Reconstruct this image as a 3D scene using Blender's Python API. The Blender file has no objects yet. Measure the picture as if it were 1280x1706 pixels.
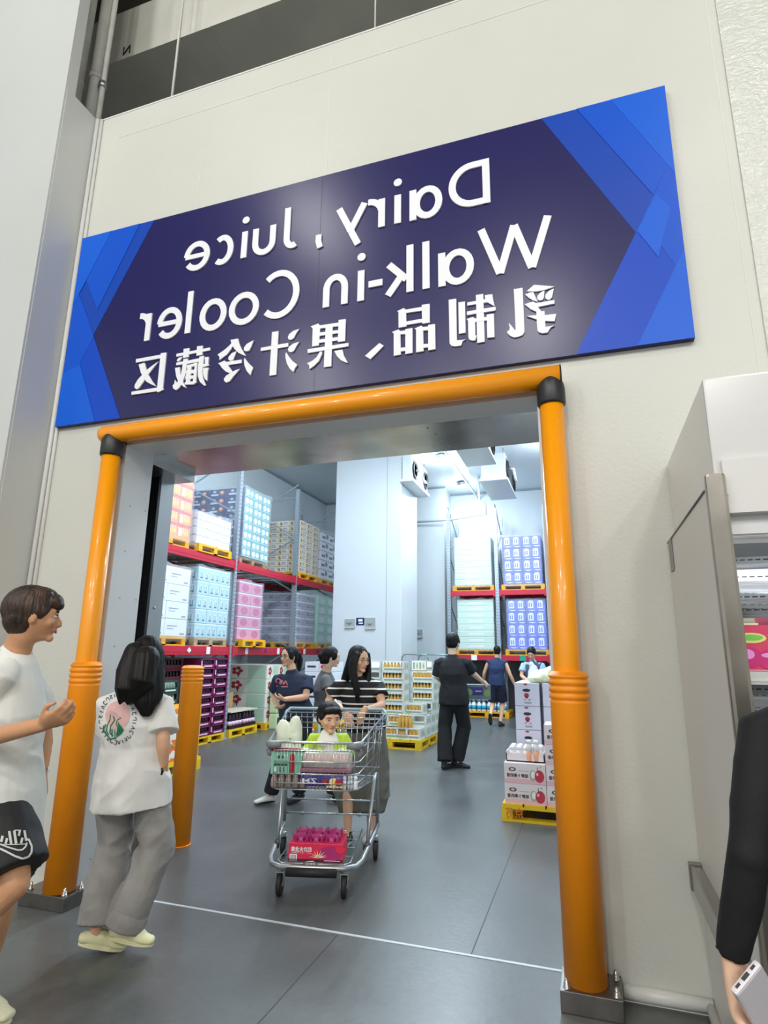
import bpy, bmesh, math, random
from math import sin, cos, pi, radians
from mathutils import Vector, Matrix, noise
from mathutils.bvhtree import BVHTree
random.seed(7)
SC = bpy.context.scene
COL = SC.collection
V = Vector

# ------------------------------------------------------------ camera
YAW, PIT, ROL, FPX, CH = -0.32705, 0.23183, 0.01107, 989.05, 1.5
fw = V((sin(YAW)*cos(PIT), cos(YAW)*cos(PIT), sin(PIT)))
r0 = V((cos(YAW), -sin(YAW), 0)); u0 = r0.cross(fw)
rt = r0*cos(ROL) + u0*sin(ROL); up = -r0*sin(ROL) + u0*cos(ROL)
cam = bpy.data.objects.new('camera', bpy.data.cameras.new('camera')); COL.objects.link(cam)
cam.matrix_world = Matrix(((rt.x, up.x, -fw.x, 0), (rt.y, up.y, -fw.y, 0), (rt.z, up.z, -fw.z, CH), (0, 0, 0, 1)))
cam.data.sensor_fit = 'VERTICAL'; cam.data.sensor_height = 36; cam.data.lens = FPX*36/1706
cam.data.clip_start = 0.05
SC.camera = cam

def at(px, py, Y):
    """point of the place at distance Y from the camera plane y=0 along the sight line of pixel px,py"""
    d = fw + rt*((px-640)/FPX) - up*((py-853)/FPX)
    return V((0, 0, CH)) + d*(Y/d.y)

# ------------------------------------------------------------ view + world + lights
SC.view_settings.view_transform = 'Standard'; SC.view_settings.look = 'None'
SC.view_settings.gamma = 1; SC.view_settings.use_curve_mapping = False
SC.view_settings.exposure = 0.08
w = bpy.data.worlds.new('world'); SC.world = w; w.use_nodes = True
w.node_tree.nodes['Background'].inputs[0].default_value = (0.86, 0.87, 0.9, 1)
w.node_tree.nodes['Background'].inputs[1].default_value = 0.85

def area(name, loc, sx, sy, power, color=(1, 1, 1), rot=(0, 0, 0)):
    l = bpy.data.lights.new(name, 'AREA'); l.shape = 'RECTANGLE'; l.size = sx; l.size_y = sy
    l.energy = power; l.color = color
    o = bpy.data.objects.new(name, l); COL.objects.link(o); o.location = loc; o.rotation_euler = rot
    return o
WARM = (1.0, 0.99, 0.965); COLD = (0.76, 0.89, 1.0)
# hall high bay lamps
for i, (x, y) in enumerate([(-3.9, -1.3), (2.54, -1.67), (-0.7, -6.0), (-6.5, -7), (5.5, -7.5), (-3.5, -10), (3, -10.5)]):
    l = bpy.data.lights.new('hall_lamp', 'POINT'); l.energy = 190 if i < 2 else 640; l.color = WARM; l.shadow_soft_size = .32
    o = bpy.data.objects.new('hall_lamp', l); COL.objects.link(o); o.location = (x, y, 8.5)
# cooler lamps, each with an added downward fill light
for x, y in [(-3.0, 6.2), (-3.0, 9.6), (-2.95, 12.9), (-2.95, 15.3), (-5.2, 6.4), (-4.6, 9.0), (-0.2, 7.5), (-0.4, 12.5)]:
    l = bpy.data.lights.new('cooler_lamp', 'POINT'); l.energy = 34 if y > 15 else (62 if x < -4 else 78); l.color = COLD; l.shadow_soft_size = .14
    o = bpy.data.objects.new('cooler_lamp', l); COL.objects.link(o); o.location = (x, y, 5.6)
    area('cooler_fill', (x, y, 5.8), 0.3, 1.3, 16 if y > 15 else (24 if x < -4 else 88), COLD)  # added fill facing down, no fitting of its own; brightens floor and goods

# ------------------------------------------------------------ materials
def lin(h):
    h = h.lstrip('#'); c = [int(h[i:i+2], 16)/255 for i in (0, 2, 4)]
    return tuple(((v+0.055)/1.055)**2.4 if v > 0.04045 else v/12.92 for v in c) + (1,)
MATS = {}
def mat(name, hexc, rough=0.5, metal=0.0, bump=0.0, bscale=40, var=0.0, vscale=6, hex2=None, spec=None, stretch=(1, 1, 1), coat=0, trans=0, alpha=1, emit=0, bdist=0.01):
    if name in MATS: return MATS[name]
    m = bpy.data.materials.new(name); m.use_nodes = True; nt = m.node_tree; b = nt.nodes['Principled BSDF']
    c = lin(hexc); b.inputs['Base Color'].default_value = c
    b.inputs['Roughness'].default_value = rough; b.inputs['Metallic'].default_value = metal
    if spec is not None: b.inputs['Specular IOR Level'].default_value = spec
    if coat: b.inputs['Coat Weight'].default_value = coat; b.inputs['Coat Roughness'].default_value = 0.08
    if trans: b.inputs['Transmission Weight'].default_value = trans
    if alpha < 1: b.inputs['Alpha'].default_value = alpha
    if emit: b.inputs['Emission Color'].default_value = c; b.inputs['Emission Strength'].default_value = emit
    tc = nt.nodes.new('ShaderNodeTexCoord'); mp = nt.nodes.new('ShaderNodeMapping'); mp.inputs['Scale'].default_value = stretch
    nt.links.new(tc.outputs['Object'], mp.inputs['Vector'])
    if var or hex2:
        n = nt.nodes.new('ShaderNodeTexNoise'); n.inputs['Scale'].default_value = vscale; n.inputs['Detail'].default_value = 5
        nt.links.new(mp.outputs[0], n.inputs['Vector'])
        r = nt.nodes.new('ShaderNodeValToRGB')
        c2 = lin(hex2) if hex2 else tuple(v*(1-var) for v in c[:3]) + (1,)
        r.color_ramp.elements[0].color = c2; r.color_ramp.elements[0].position = 0.35
        r.color_ramp.elements[1].color = c; r.color_ramp.elements[1].position = 0.65
        nt.links.new(n.outputs['Fac'], r.inputs['Fac']); nt.links.new(r.outputs['Color'], b.inputs['Base Color'])
    if bump:
        n = nt.nodes.new('ShaderNodeTexNoise'); n.inputs['Scale'].default_value = bscale; n.inputs['Detail'].default_value = 3
        nt.links.new(mp.outputs[0], n.inputs['Vector'])
        bp = nt.nodes.new('ShaderNodeBump'); bp.inputs['Strength'].default_value = bump; bp.inputs['Distance'].default_value = bdist
        nt.links.new(n.outputs['Fac'], bp.inputs['Height']); nt.links.new(bp.outputs['Normal'], b.inputs['Normal'])
    MATS[name] = m; return m

WALLP = mat('cream_wall_panel', '#d2d3ca', 0.38, bump=0.12, bscale=55, var=0.03, vscale=1.2)
WALLG = mat('grey_white_panel', '#cdd0ce', 0.35, var=0.03, vscale=1.0)
COOLW = mat('cooler_wall_panel', '#d3dade', 0.3, var=0.02, vscale=1.0)
TRIMW = mat('white_trim', '#e0e0dc', 0.3)
STEEL = mat('stainless_steel', '#a9a8a6', 0.27, 0.92, bump=0.05, bscale=8, var=0.18, vscale=2.5, stretch=(1, 1, 0.4))
STEELD = mat('dull_stainless_lining', '#dedbd7', 0.2, 0.9, bump=0.08, bscale=5, var=0.25, vscale=3)
ALU = mat('aluminium', '#d8d9d8', 0.4, 0.1)
BLACKR = mat('black_rubber', '#1d1e20', 0.6)
YEL = mat('yellow_plastic_tube', '#ffa200', 0.36, bump=0.12, bscale=30, stretch=(1, 1, 0.06), coat=0.3)
YELM = mat('yellow_matte_plastic', '#fb9600', 0.45, bump=0.35, bscale=260, bdist=0.002)
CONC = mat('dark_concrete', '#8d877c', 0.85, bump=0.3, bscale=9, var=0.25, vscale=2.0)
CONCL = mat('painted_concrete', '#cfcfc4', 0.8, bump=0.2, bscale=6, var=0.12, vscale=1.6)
PIPEW = mat('white_pipe', '#d6d5cd', 0.5, var=0.12, vscale=6)
NAVY = mat('navy_sign_face', '#201f5a', 0.27, spec=0.36)
WHITE = mat('white_letter_plastic', '#f2f4f8', 0.35)
RED = mat('red_rack_beam', '#c01f38', 0.4)
REDG = mat('crimson_rack_beam', '#b3203a', 0.4)
RACKG = mat('galvanised_rack_steel', '#aab4bd', 0.4, 0.5)
PALY = mat('yellow_pallet_plastic', '#edc321', 0.5, var=0.12, vscale=7)
PALO = mat('orange_yellow_pallet_plastic', '#f0b31c', 0.5, var=0.1, vscale=7)
PALW = mat('wooden_pallet', '#c9a878', 0.8, var=0.2, vscale=9)
CARD = mat('brown_cardboard', '#b8966c', 0.8)
FILM = mat('stretch_film', '#f4f8ff', 0.12, bump=0.9, bscale=7, stretch=(1, 1, 2.5), alpha=0.22, bdist=0.03)
CHROME = mat('chrome_wire', '#c7cacb', 0.22, 0.9)
ZINC = mat('zinc_tube', '#b4b8ba', 0.33, 0.8)
GREYP = mat('grey_plastic', '#7d8186', 0.45)

def floor_mat():
    m = bpy.data.materials.new('polished_concrete_floor'); m.use_nodes = True; nt = m.node_tree; b = nt.nodes['Principled BSDF']
    tc = nt.nodes.new('ShaderNodeTexCoord')
    n = nt.nodes.new('ShaderNodeTexNoise'); n.inputs['Scale'].default_value = 1.1; n.inputs['Detail'].default_value = 10; n.inputs['Roughness'].default_value = 0.7
    nt.links.new(tc.outputs['Object'], n.inputs['Vector'])
    r = nt.nodes.new('ShaderNodeValToRGB')
    r.color_ramp.elements[0].position = 0.2; r.color_ramp.elements[0].color = lin('#4e5150')
    r.color_ramp.elements[1].position = 0.85; r.color_ramp.elements[1].color = lin('#646766')
    nt.links.new(n.outputs['Fac'], r.inputs['Fac'])
    n2 = nt.nodes.new('ShaderNodeTexNoise'); n2.inputs['Scale'].default_value = 28; n2.inputs['Detail'].default_value = 4
    nt.links.new(tc.outputs['Object'], n2.inputs['Vector'])
    mx = nt.nodes.new('ShaderNodeMixRGB'); mx.blend_type = 'OVERLAY'; mx.inputs[0].default_value = 0.16
    nt.links.new(r.outputs['Color'], mx.inputs[1]); nt.links.new(n2.outputs['Fac'], mx.inputs[2])
    nt.links.new(mx.outputs[0], b.inputs['Base Color'])
    mr = nt.nodes.new('ShaderNodeMapRange'); mr.inputs[3].default_value = 0.24; mr.inputs[4].default_value = 0.40
    nt.links.new(n.outputs['Fac'], mr.inputs[0]); nt.links.new(mr.outputs[0], b.inputs['Roughness'])
    bp = nt.nodes.new('ShaderNodeBump'); bp.inputs['Strength'].default_value = 0.08; bp.inputs['Distance'].default_value = 0.01
    nt.links.new(n2.outputs['Fac'], bp.inputs['Height']); nt.links.new(bp.outputs['Normal'], b.inputs['Normal'])
    return m
FLOORM = floor_mat()

# ------------------------------------------------------------ mesh builder
class MB:
    def __init__(s): s.v = []; s.f = []; s.mi = []; s.m = 0; s.sm = []; s.smooth = False; s.M = None
    def add(s, vs, fs, smooth=None):
        o = len(s.v)
        if s.M is not None: vs = [s.M @ V(p) for p in vs]
        s.v += [tuple(p) for p in vs]; s.f += [tuple(i+o for i in f) for f in fs]
        s.mi += [s.m]*len(fs); s.sm += [s.smooth if smooth is None else smooth]*len(fs); return s
    def box(s, x0, x1, y0, y1, z0, z1):
        vs = [(x, y, z) for z in (z0, z1) for y in (y0, y1) for x in (x0, x1)]
        return s.add(vs, [(0, 2, 3, 1), (4, 5, 7, 6), (0, 1, 5, 4), (2, 6, 7, 3), (0, 4, 6, 2), (1, 3, 7, 5)], False)
    def bbox(s, x0, x1, y0, y1, z0, z1, b=0.01):
        bm = bmesh.new(); bmesh.ops.create_cube(bm, size=1)
        for v in bm.verts: v.co = V(((x0+x1)/2+v.co.x*(x1-x0), (y0+y1)/2+v.co.y*(y1-y0), (z0+z1)/2+v.co.z*(z1-z0)))
        b = min(b, (x1-x0)*.45, (y1-y0)*.45, (z1-z0)*.45)
        bmesh.ops.bevel(bm, geom=list(bm.edges), offset=b, segments=2, affect='EDGES', profile=0.6)
        bm.verts.index_update()
        s.add([v.co.copy() for v in bm.verts], [[v.index for v in f.verts] for f in bm.faces], False); bm.free(); return s
    def ring(s, c, ax, bx, n=12): return [c + ax*cos(2*pi*i/n) + bx*sin(2*pi*i/n) for i in range(n)]
    def tube(s, pts, r, n=8, closed=False, cap=True, sm=True):
        pts = [V(p) for p in pts]; N = len(pts); rr = r if isinstance(r, (list, tuple)) else [r]*N
        vs = []; fs = []; ref = None
        for i, p in enumerate(pts):
            if closed: t = pts[(i+1) % N]-pts[i-1]
            elif i == 0: t = pts[1]-pts[0]
            elif i == N-1: t = pts[-1]-pts[-2]
            else: t = (pts[i+1]-p).normalized()+(p-pts[i-1]).normalized()
            if t.length < 1e-9: t = V((0, 0, 1))
            t.normalize()
            if ref is None: ref = t.orthogonal().normalized()
            a = ref - t*ref.dot(t)
            if a.length < 1e-6: a = t.orthogonal()
            a.normalize(); ref = a; b = t.cross(a)
            vs += s.ring(p, a*rr[i], b*rr[i], n)
        K = N if closed else N-1
        for i in range(K):
            j = (i+1) % N
            for k in range(n):
                fs.append((i*n+k, i*n+(k+1) % n, j*n+(k+1) % n, j*n+k))
        if cap and not closed: fs.append(tuple(reversed(range(n)))); fs.append(tuple((N-1)*n+k for k in range(n)))
        return s.add(vs, fs, sm)
    def lathe(s, c, prof, n=24, axis='z', sm=True):
        vs = []; fs = []; c = V(c)
        for r, h in prof:
            for k in range(n):
                a = 2*pi*k/n
                p = (r*cos(a), r*sin(a), h)
                if axis == 'x': p = (h, r*cos(a), r*sin(a))
                if axis == 'y': p = (r*sin(a), h, r*cos(a))
                vs.append(c+V(p))
        for i in range(len(prof)-1):
            for k in range(n): fs.append((i*n+k, i*n+(k+1) % n, (i+1)*n+(k+1) % n, (i+1)*n+k))
        fs.append(tuple(reversed(range(n)))); fs.append(tuple((len(prof)-1)*n+k for k in range(n)))
        return s.add(vs, fs, sm)
    def ell(s, c, r, n=14, R=None):
        c = V(c); vs = []; fs = []; m = n//2+1
        for i in range(1, m):
            ph = pi*i/m
            for k in range(n):
                p = V((r[0]*sin(ph)*cos(2*pi*k/n), r[1]*sin(ph)*sin(2*pi*k/n), r[2]*cos(ph)))
                vs.append(c+(R @ p if R else p))
        vs.append(c+(R @ V((0, 0, r[2])) if R else V((0, 0, r[2])))); vs.append(c-(R @ V((0, 0, r[2])) if R else V((0, 0, r[2]))))
        T = len(vs)-2
        for i in range(m-2):
            for k in range(n): fs.append((i*n+k, (i+1)*n+k, (i+1)*n+(k+1) % n, i*n+(k+1) % n))
        for k in range(n): fs.append((T, k, (k+1) % n)); fs.append((T+1, (m-2)*n+(k+1) % n, (m-2)*n+k))
        return s.add(vs, fs, True)
    def prism(s, poly, f0, f1):
        """poly: 2D points; f0,f1 map a 2D point to 3D for the near and far face"""
        n = len(poly); vs = [f0(p) for p in poly]+[f1(p) for p in poly]
        fs = [tuple(range(n)), tuple(reversed(range(n, 2*n)))]+[(i, n+i, n+(i+1) % n, (i+1) % n) for i in range(n)]
        return s.add(vs, fs, False)
    def build(s, name, mats, parent=None, base=None, fixn=True):
        me = bpy.data.meshes.new(name)
        vs = s.v
        off = V(base) if base is not None else (parent['_w'] if parent is not None and '_w' in parent else None)
        if parent is not None: off = V(parent['_w']) if '_w' in parent else V((0, 0, 0))
        elif base is not None: off = V(base)
        else: off = V((0, 0, 0))
        me.from_pydata([V(p)-off for p in vs], [], s.f)
        for m in (mats if isinstance(mats, (list, tuple)) else [mats]): me.materials.append(m)
        me.polygons.foreach_set('material_index', s.mi); me.polygons.foreach_set('use_smooth', s.sm)
        if fixn:
            bm = bmesh.new(); bm.from_mesh(me); bmesh.ops.recalc_face_normals(bm, faces=bm.faces); bm.to_mesh(me); bm.free()
        me.update()
        o = bpy.data.objects.new(name, me); COL.objects.link(o)
        if parent is not None: o.parent = parent; o['_w'] = parent['_w']
        else: o.location = off; o['_w'] = off
        return o
def tag(o, label=None, cat=None, group=None, kind=None):
    if label: o['label'] = label
    if cat: o['category'] = cat
    if group: o['group'] = group
    if kind: o['kind'] = kind
    return o
def empty(name, loc, label=None, cat=None, group=None):
    o = bpy.data.objects.new(name, None); COL.objects.link(o); o.location = loc; o['_w'] = V(loc); o.empty_display_size = 0.1
    return tag(o, label, cat, group)
def kids(o, pool): return [c for c in pool if c.parent == o]
def copy_tree(o, dloc, label=None, rotz=0, group=None):
    """a copy of a thing, its parts and their sub-parts, shifted by dloc"""
    pool = TREE.get(o.name)
    if pool is None:
        pool = [c for c in COL.objects if c.parent is not None]; 
        sub = []; fr = [o]
        while fr:
            x = fr.pop(); ch = [c for c in pool if c.parent == x]; sub += ch; fr += ch
        TREE[o.name] = sub; pool = sub
    def rec(x, par):
        c = x.copy(); COL.objects.link(c)
        if par is not None: c.parent = par
        for ch in [k for k in pool if k.parent == x]: rec(ch, c)
        return c
    c = rec(o, None); c.location = V(o.location)+V(dloc); c.rotation_euler.z = o.rotation_euler.z+rotz
    if label: c['label'] = label
    if group: c['group'] = group
    return c
TREE = {}
def struct(name, mb, m): o = mb.build(name, m); o['kind'] = 'structure'; return o

# ------------------------------------------------------------ text
TCACHE = {}
def text_mesh(body, bold=0.0):
    k = (body, bold)
    if k in TCACHE: return TCACHE[k]
    c = bpy.data.curves.new('t', 'FONT'); c.body = body; c.size = 1; c.offset = bold; c.resolution_u = 3
    o = bpy.data.objects.new('t', c); COL.objects.link(o); bpy.context.view_layer.update()
    me = bpy.data.meshes.new_from_object(o.evaluated_get(bpy.context.evaluated_depsgraph_get()))
    vs = [v.co.copy() for v in me.vertices]; fs = [tuple(p.vertices) for p in me.polygons]
    bpy.data.objects.remove(o); bpy.data.curves.remove(c); bpy.data.meshes.remove(me)
    x0 = min(v.x for v in vs); x1 = max(v.x for v in vs); y0 = min(v.y for v in vs); y1 = max(v.y for v in vs)
    TCACHE[k] = ([((v.x-x0)/(x1-x0), (v.y-y0)/(y1-y0)) for v in vs], fs); return TCACHE[k]
def put_text(mb, body, fn, u0, u1, v0, v1, bold=0.0, mirror=True):
    """text stretched into the box u0..u1, v0..v1 of a surface; fn(u,v) gives the 3D point. The place reads mirrored."""
    vs, fs = text_mesh(body, bold)
    mb.add([fn(u0+(u1-u0)*((1-a) if mirror else a), v0+(v1-v0)*b) for a, b in vs], fs, False)
# ============================================================ SETTING
YW = 3.30
OX0, OX1, OZ = -3.10, -0.18, 2.96      # doorway
struct('floor', MB().box(-12, 9, -12, 19, -0.2, 0), FLOORM)
# floor joints (thin saw cuts filled with grey sealant) and white door threshold line
JM = mat('floor_joint', '#3c3f41', 0.6); JW = mat('threshold_strip', '#c9cfd4', 0.4)
m = MB()
for a, b in [((-0.67, 3.43), (-0.67, 14.5)), ((-1.395, -6), (-1.395, 3.40)), ((-4.9, 2.0), (-1.395, 2.0)), ((-1.395, 0.9), (4, 0.9))]:
    if a[0] == b[0]: m.box(a[0]-.003, a[0]+.003, a[1], b[1], 0, .0012)
    else: m.box(a[0], b[0], a[1]-.003, a[1]+.003, 0, .0012)
struct('trim_1', m, JM)
struct('trim_2', MB().box(OX0-0.05, OX1+0.05, 3.418, 3.436, 0, .003), JW)
# front wall, with doorway
m = MB()
m.box(-3.86, OX0, YW, YW+0.15, 0, 6.08); m.box(OX1, 7, YW, YW+0.15, 0, 6.08); m.box(OX0, OX1, YW, YW+0.15, OZ, 6.08)
struct('wall_front', m, WALLP)
# textured outer panels of the front wall with their joints
m = MB()
m.box(0.98, 7, YW-0.012, YW, 2.0, 8.2)
struct('wall_embossed_panel', m, mat('embossed_wall_panel', '#d0d2ca', 0.14, bump=1.0, bscale=30, stretch=(1, 1, 1.6), bdist=0.006)).name = 'wall_front_panel'
m = MB()
for x, z0, z1 in [(-1.59, 4.84, 5.95), (-2.7, 4.84, 5.6), (0.93, 2.0, 6.0)]: m.box(x-.003, x+.003, YW-.002, YW, z0, z1)
m.box(-3.6, 3, YW-.002, YW, 5.82, 5.825)
struct('trim_3', m, mat('panel_joint', '#dcddd5', 0.5))
struct('trim_4', MB().box(-3.855, 7, YW-.004, YW+.15, 6.07, 6.085), TRIMW)
# corner trims
m = MB(); m.tube([(-3.835, 3.28, 0), (-3.835, 3.28, 6.07)], .018, 10); m.tube([(-3.80, 3.29, 0), (-3.80, 3.29, 6.07)], .014, 10)
struct('trim_5', m, TRIMW)
# return wall and the panel at the left
struct('wall_return', MB().box(-4.05, -3.86, 2.97, YW+.15, 0, 6.09), WALLG)
struct('wall_left', MB().box(-12, -3.865, 2.95, 3.05, 0, 10.5), WALLG)
m = MB().tube([(0.05, 3.275, .03), (0.41, 3.275, .03)], .03, 12); m.tube([(-3.8, 3.275, .03), (-3.25, 3.275, .03)], .03, 12)
m.box(.05, .41, 3.26, 3.3, 0, .05); m.box(-3.8, -3.25, 3.26, 3.3, 0, .05)
struct('baseboard_front', m, TRIMW)
# building behind and above
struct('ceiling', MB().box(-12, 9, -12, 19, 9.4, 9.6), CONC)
struct('ceiling_beam', MB().box(-12, 9, 3.80, 5.2, 7.5, 8.17), CONCL)
bb = MB()
for x in (-3.75, -3.2, -1.9): bb.prism([(x, 3.80), (x+.03, 3.80), (x+.20, 5.1), (x+.17, 5.1)], lambda p: V((p[0], p[1], 7.497)), lambda p: V((p[0], p[1], 7.5)))
struct('trim_6', bb, CONCL)
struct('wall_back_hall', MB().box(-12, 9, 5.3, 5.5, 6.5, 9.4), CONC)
m = MB(); m.box(-12.2, -12, -12, 5.3, 0, 9.4); struct('wall_west', m, WALLG)
m = MB(); m.box(9, 9.2, -12, 5.3, 0, 9.4); struct('wall_east', m, WALLG)
# pipes at the corner and hanger rods
for (a, b2, r, lab) in [((-4.32, 3.4, 5.9), (-4.28, 3.4, 9.4), .055, 'thick white pipe, left one of the pair rising from the panel corner'),
                        ((-4.10, 3.42, 5.9), (-4.10, 3.42, 9.4), .055, 'thick white pipe, right one of the pair rising from the panel corner')]:
    o = MB().tube([a, b2], r, 14).build('pipe', PIPEW); tag(o, lab, 'pipe')
    for z in (6.75, 8.3): MB().tube([(a[0], a[1], z), (a[0], a[1], z+.05)], r+.012, 14).build('pipe_collar', PIPEW, o)
m = MB().tube([(-3.98, 3.40, 5.9), (-3.98, 3.40, 9.4)], .026, 10)
o = m.build('conduit', PIPEW); tag(o, 'thin white conduit beside the two pipes at the panel corner', 'conduit')
MB().tube([(-3.98, 3.40, 6.6), (-3.98, 3.40, 6.66)], .04, 10).build('clamp', ZINC, o)
for x, y, lab in [(-3.345, 3.6, 'long white hanger rod crossing the concrete beam above the blue sign'), (-1.346, 3.6, 'white hanger rod near the right end of the visible concrete beam')]:
    o = MB().tube([(x, y, 6.0), (x, y, 9.4)], .012 if x < -2 else .008, 8).build('hanger_rod', PIPEW); tag(o, lab, 'rod')
o = MB().tube([(-4.22, 3.80, 7.64), (-4.22, 3.79, 7.64), (-4.22, 3.79, 7.54), (-4.14, 3.79, 7.64), (-4.14, 3.79, 7.54)], .006, 6).build('wire_hook', BLACKR)
tag(o, 'small dark wire hook on the lower edge of the concrete beam', 'hook')

# door frame: tunnel through the insulated wall
TX0, TX1, TY = -3.12, -0.16, 4.12
struct('ceiling_doorway', MB().box(TX0-.5, TX1+.3, YW+.12, TY, OZ+.0, OZ+.1), STEELD)
m = MB(); m.box(-3.55, -3.325, 3.955, TY, 0, OZ); m.box(-3.55, TX0, 3.46, 3.54, 0, OZ); m.box(-3.55, TX0, 3.54, TY, 2.90, OZ); struct('wall_doorway_left', m, STEEL)
struct('wall_door_pocket', MB().box(-3.6, -3.42, 3.54, 3.955, 0, 2.9), BLACKR)
m = MB(); m.box(TX1, TX1+.2, 3.45, TY, 0, OZ); struct('wall_doorway_right', m, STEELD)
m = MB(); m.box(-3.42, -3.30, 3.90, 3.93, 0, 2.89)
struct('trim_7', m, BLACKR)
m = MB(); m.box(OX0-.14, OX0, YW-.022, YW, 0, OZ+.03); m.box(OX1, OX1+.03, YW-.022, YW, 0, OZ+.03); m.box(OX0-.14, OX1+.03, YW-.022, YW, OZ, OZ+.045)
m.box(OX0-.02, OX0+.012, YW-.03, 3.56, 0, OZ); m.box(OX1-.012, OX1+.02, YW-.03, 3.5, 0, OZ); m.box(OX0, OX1, YW-.03, 3.5, OZ-.02, OZ+.01)
struct('trim_8', m, ALU)
m = MB(); m.box(OX0-.17, OX0-.14, YW-.03, YW, 0, OZ); m.box(OX1+.03, OX1+.055, YW-.03, YW, 0, OZ+.05)
struct('trim_9', m, TRIMW)
m = MB()
for z in [x*.33+.2 for x in range(8)]:
    m.ell((OX0+.013, 3.37, z), (.004, .006, .006), 8); m.ell((OX0+.013, 3.53, z), (.004, .006, .006), 8)
for i in range(5): m.ell((-0.95+.02*i, 3.5+.13*i, OZ-.002), (.008, .008, .004), 8)
m.ell((-3.322, 4.02, 1.83), (.006, .012, .012), 8)
struct('trim_10', m, ZINC)

# cooler room
CZ = 6.0
struct('ceiling_cooler', MB().box(-7.9, 2.4, TY, 16.7, CZ, CZ+.06), COOLW)
m = MB(); m.box(-7.6, 2.4, 16.5, 16.7, 0, CZ); struct('wall_cooler_back', m, COOLW)
m = MB(); m.box(-7.7, -7.5, TY, 16.5, 0, CZ); struct('wall_cooler_left', m, COOLW)
m = MB(); m.box(2.2, 2.4, TY, 16.5, 0, CZ); struct('wall_cooler_right', m, COOLW)
m = MB(); m.box(-7.6, -3.56, TY-.1, TY, 0, CZ); m.box(TX1+.2, 2.4, TY-.1, TY, 0, CZ); m.box(-3.56, TX1+.2, TY-.1, TY, OZ+.1, CZ)
struct('wall_cooler_front', m, COOLW)
m = MB(); m.bbox(-5.36, -3.76, 12.3, 13.6, 0, CZ, .02); struct('wall_column', m, COOLW)
m = MB(); m.box(-4.6, -3.55, 15.6, 16.5, 0, CZ); struct('wall_column_rear', m, COOLW)
m = MB()
for x in (-4.1,): m.box(x-.004, x+.004, 12.295, 12.3, 0, CZ)
m.box(-7.5, 2.2, 16.46, 16.5, CZ-.05, CZ); m.box(-7.5, -7.46, TY, 16.5, CZ-.05, CZ); m.box(-4.6, -3.5, 15.57, 15.6, CZ-.05, CZ)
struct('trim_11', m, mat('joint_grey', '#8f989e', 0.5))

# ============================================================ SIGN
SY = 3.26
sg = empty('wall_sign', (-1.565, SY, 3.16), 'large navy and bright blue dairy and juice cooler sign above the doorway', 'sign')
bx = MB().box(-3.783, .645, SY, YW, 3.158, 4.828).build('sign_panel', NAVY, sg)
def sgn(d): return lambda p: V((p[0], SY-d, p[1]))
def layer(polys, d, name, m, t=.0015):
    for p in polys: MB().prism(p, sgn(d+t), sgn(d)).build(name, m, sg)
L, R_, B, T = -3.783, .645, 3.158, 4.828
BL1 = mat('sign_blue_medium', '#0353cc', 0.36, spec=.28); BL2 = mat('sign_blue_deep', '#0247c2', 0.36, spec=.28); BL3 = mat('sign_blue_light', '#065fd8', 0.36, spec=.28); BL4 = mat('sign_blue_royal', '#0a45b0', 0.36, spec=.28)
layer([[(-.074, T), (.408, 3.867), (R_, 3.40), (R_, T)]], 0, 'blue_corner', BL4)
layer([[(-3.063, T), (L, T), (L, 3.42), (-3.53, 3.90)]], 0, 'blue_corner', BL4)
layer([[(.037, B), (.408, 3.867), (R_, 4.33), (R_, B)]], .0016, 'blue_corner', BL2)
layer([[(-3.167, B), (-3.533, 3.901), (L, 4.38), (L, B)]], .0016, 'blue_corner', BL2)
layer([[(.14, T), (.52, 4.09), (R_, 4.33), (R_, T)], [(.46, 3.97), (R_, 4.33), (R_, 3.5), (.55, 3.70)]], .0032, 'blue_band', BL1)
layer([[(-3.2, T), (-3.52, 4.12), (L, 4.6), (L, T)], [(L, 3.5), (-3.66, 3.6), (-3.52, 3.88), (-3.62, 4.08), (L, 4.38)]], .0032, 'blue_band', BL1)
layer([[(.34, T), (R_, 4.2), (R_, T)], [(.36, B), (.60, 3.62), (R_, 3.70), (R_, B)], [(.415, 3.875), (.535, 4.09), (.60, 3.98), (.51, 3.68)]], .0048, 'blue_band', BL3)
layer([[(-3.48, T), (L, 4.2), (L, T)], [(L, B), (L, 3.6), (-3.62, 3.66), (-3.40, B)]], .0048, 'blue_band', BL3)
m = MB(); m.box(-1.602, -1.600, SY-.001, SY, B, T); m.build('panel_seam', mat('seam_dark', '#1b1a40', 0.4), sg)

# Latin letters from round and straight strokes; local x runs right to left because the place reads mirrored
SW = .047; SN = [0]
def stroke(mb, pts, wd, closed=False):
    n = len(pts); P = [V((p[0], p[1])) for p in pts]; Lf = []; Rt = []
    for i in range(n):
        if closed: a = P[i-1]; c = P[(i+1) % n]
        else: a = P[max(i-1, 0)]; c = P[min(i+1, n-1)]
        d1 = (P[i]-a); d2 = (c-P[i])
        if d1.length < 1e-9: d1 = d2
        if d2.length < 1e-9: d2 = d1
        d1.normalize(); d2.normalize(); t = (d1+d2).normalized(); nn = V((-t.y, t.x)); k = min(1/max(nn.dot(V((-d1.y, d1.x))), .35), 2)
        Lf.append(P[i]+nn*wd/2*k); Rt.append(P[i]-nn*wd/2*k)
    SN[0] += 1; e = .0004*(SN[0] % 5)
    LE = lambda p: LF1(p)-V((0, e, 0))
    for i in range(n if closed else n-1):
        j = (i+1) % n
        mb.prism([Lf[i], Lf[j], Rt[j], Rt[i]], LE, LF0)
def arc(cx, cy, rx, ry, a0, a1, n=22): return [(cx+rx*cos(radians(a0+(a1-a0)*i/n)), cy+ry*sin(radians(a0+(a1-a0)*i/n))) for i in range(n+1)]
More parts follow.
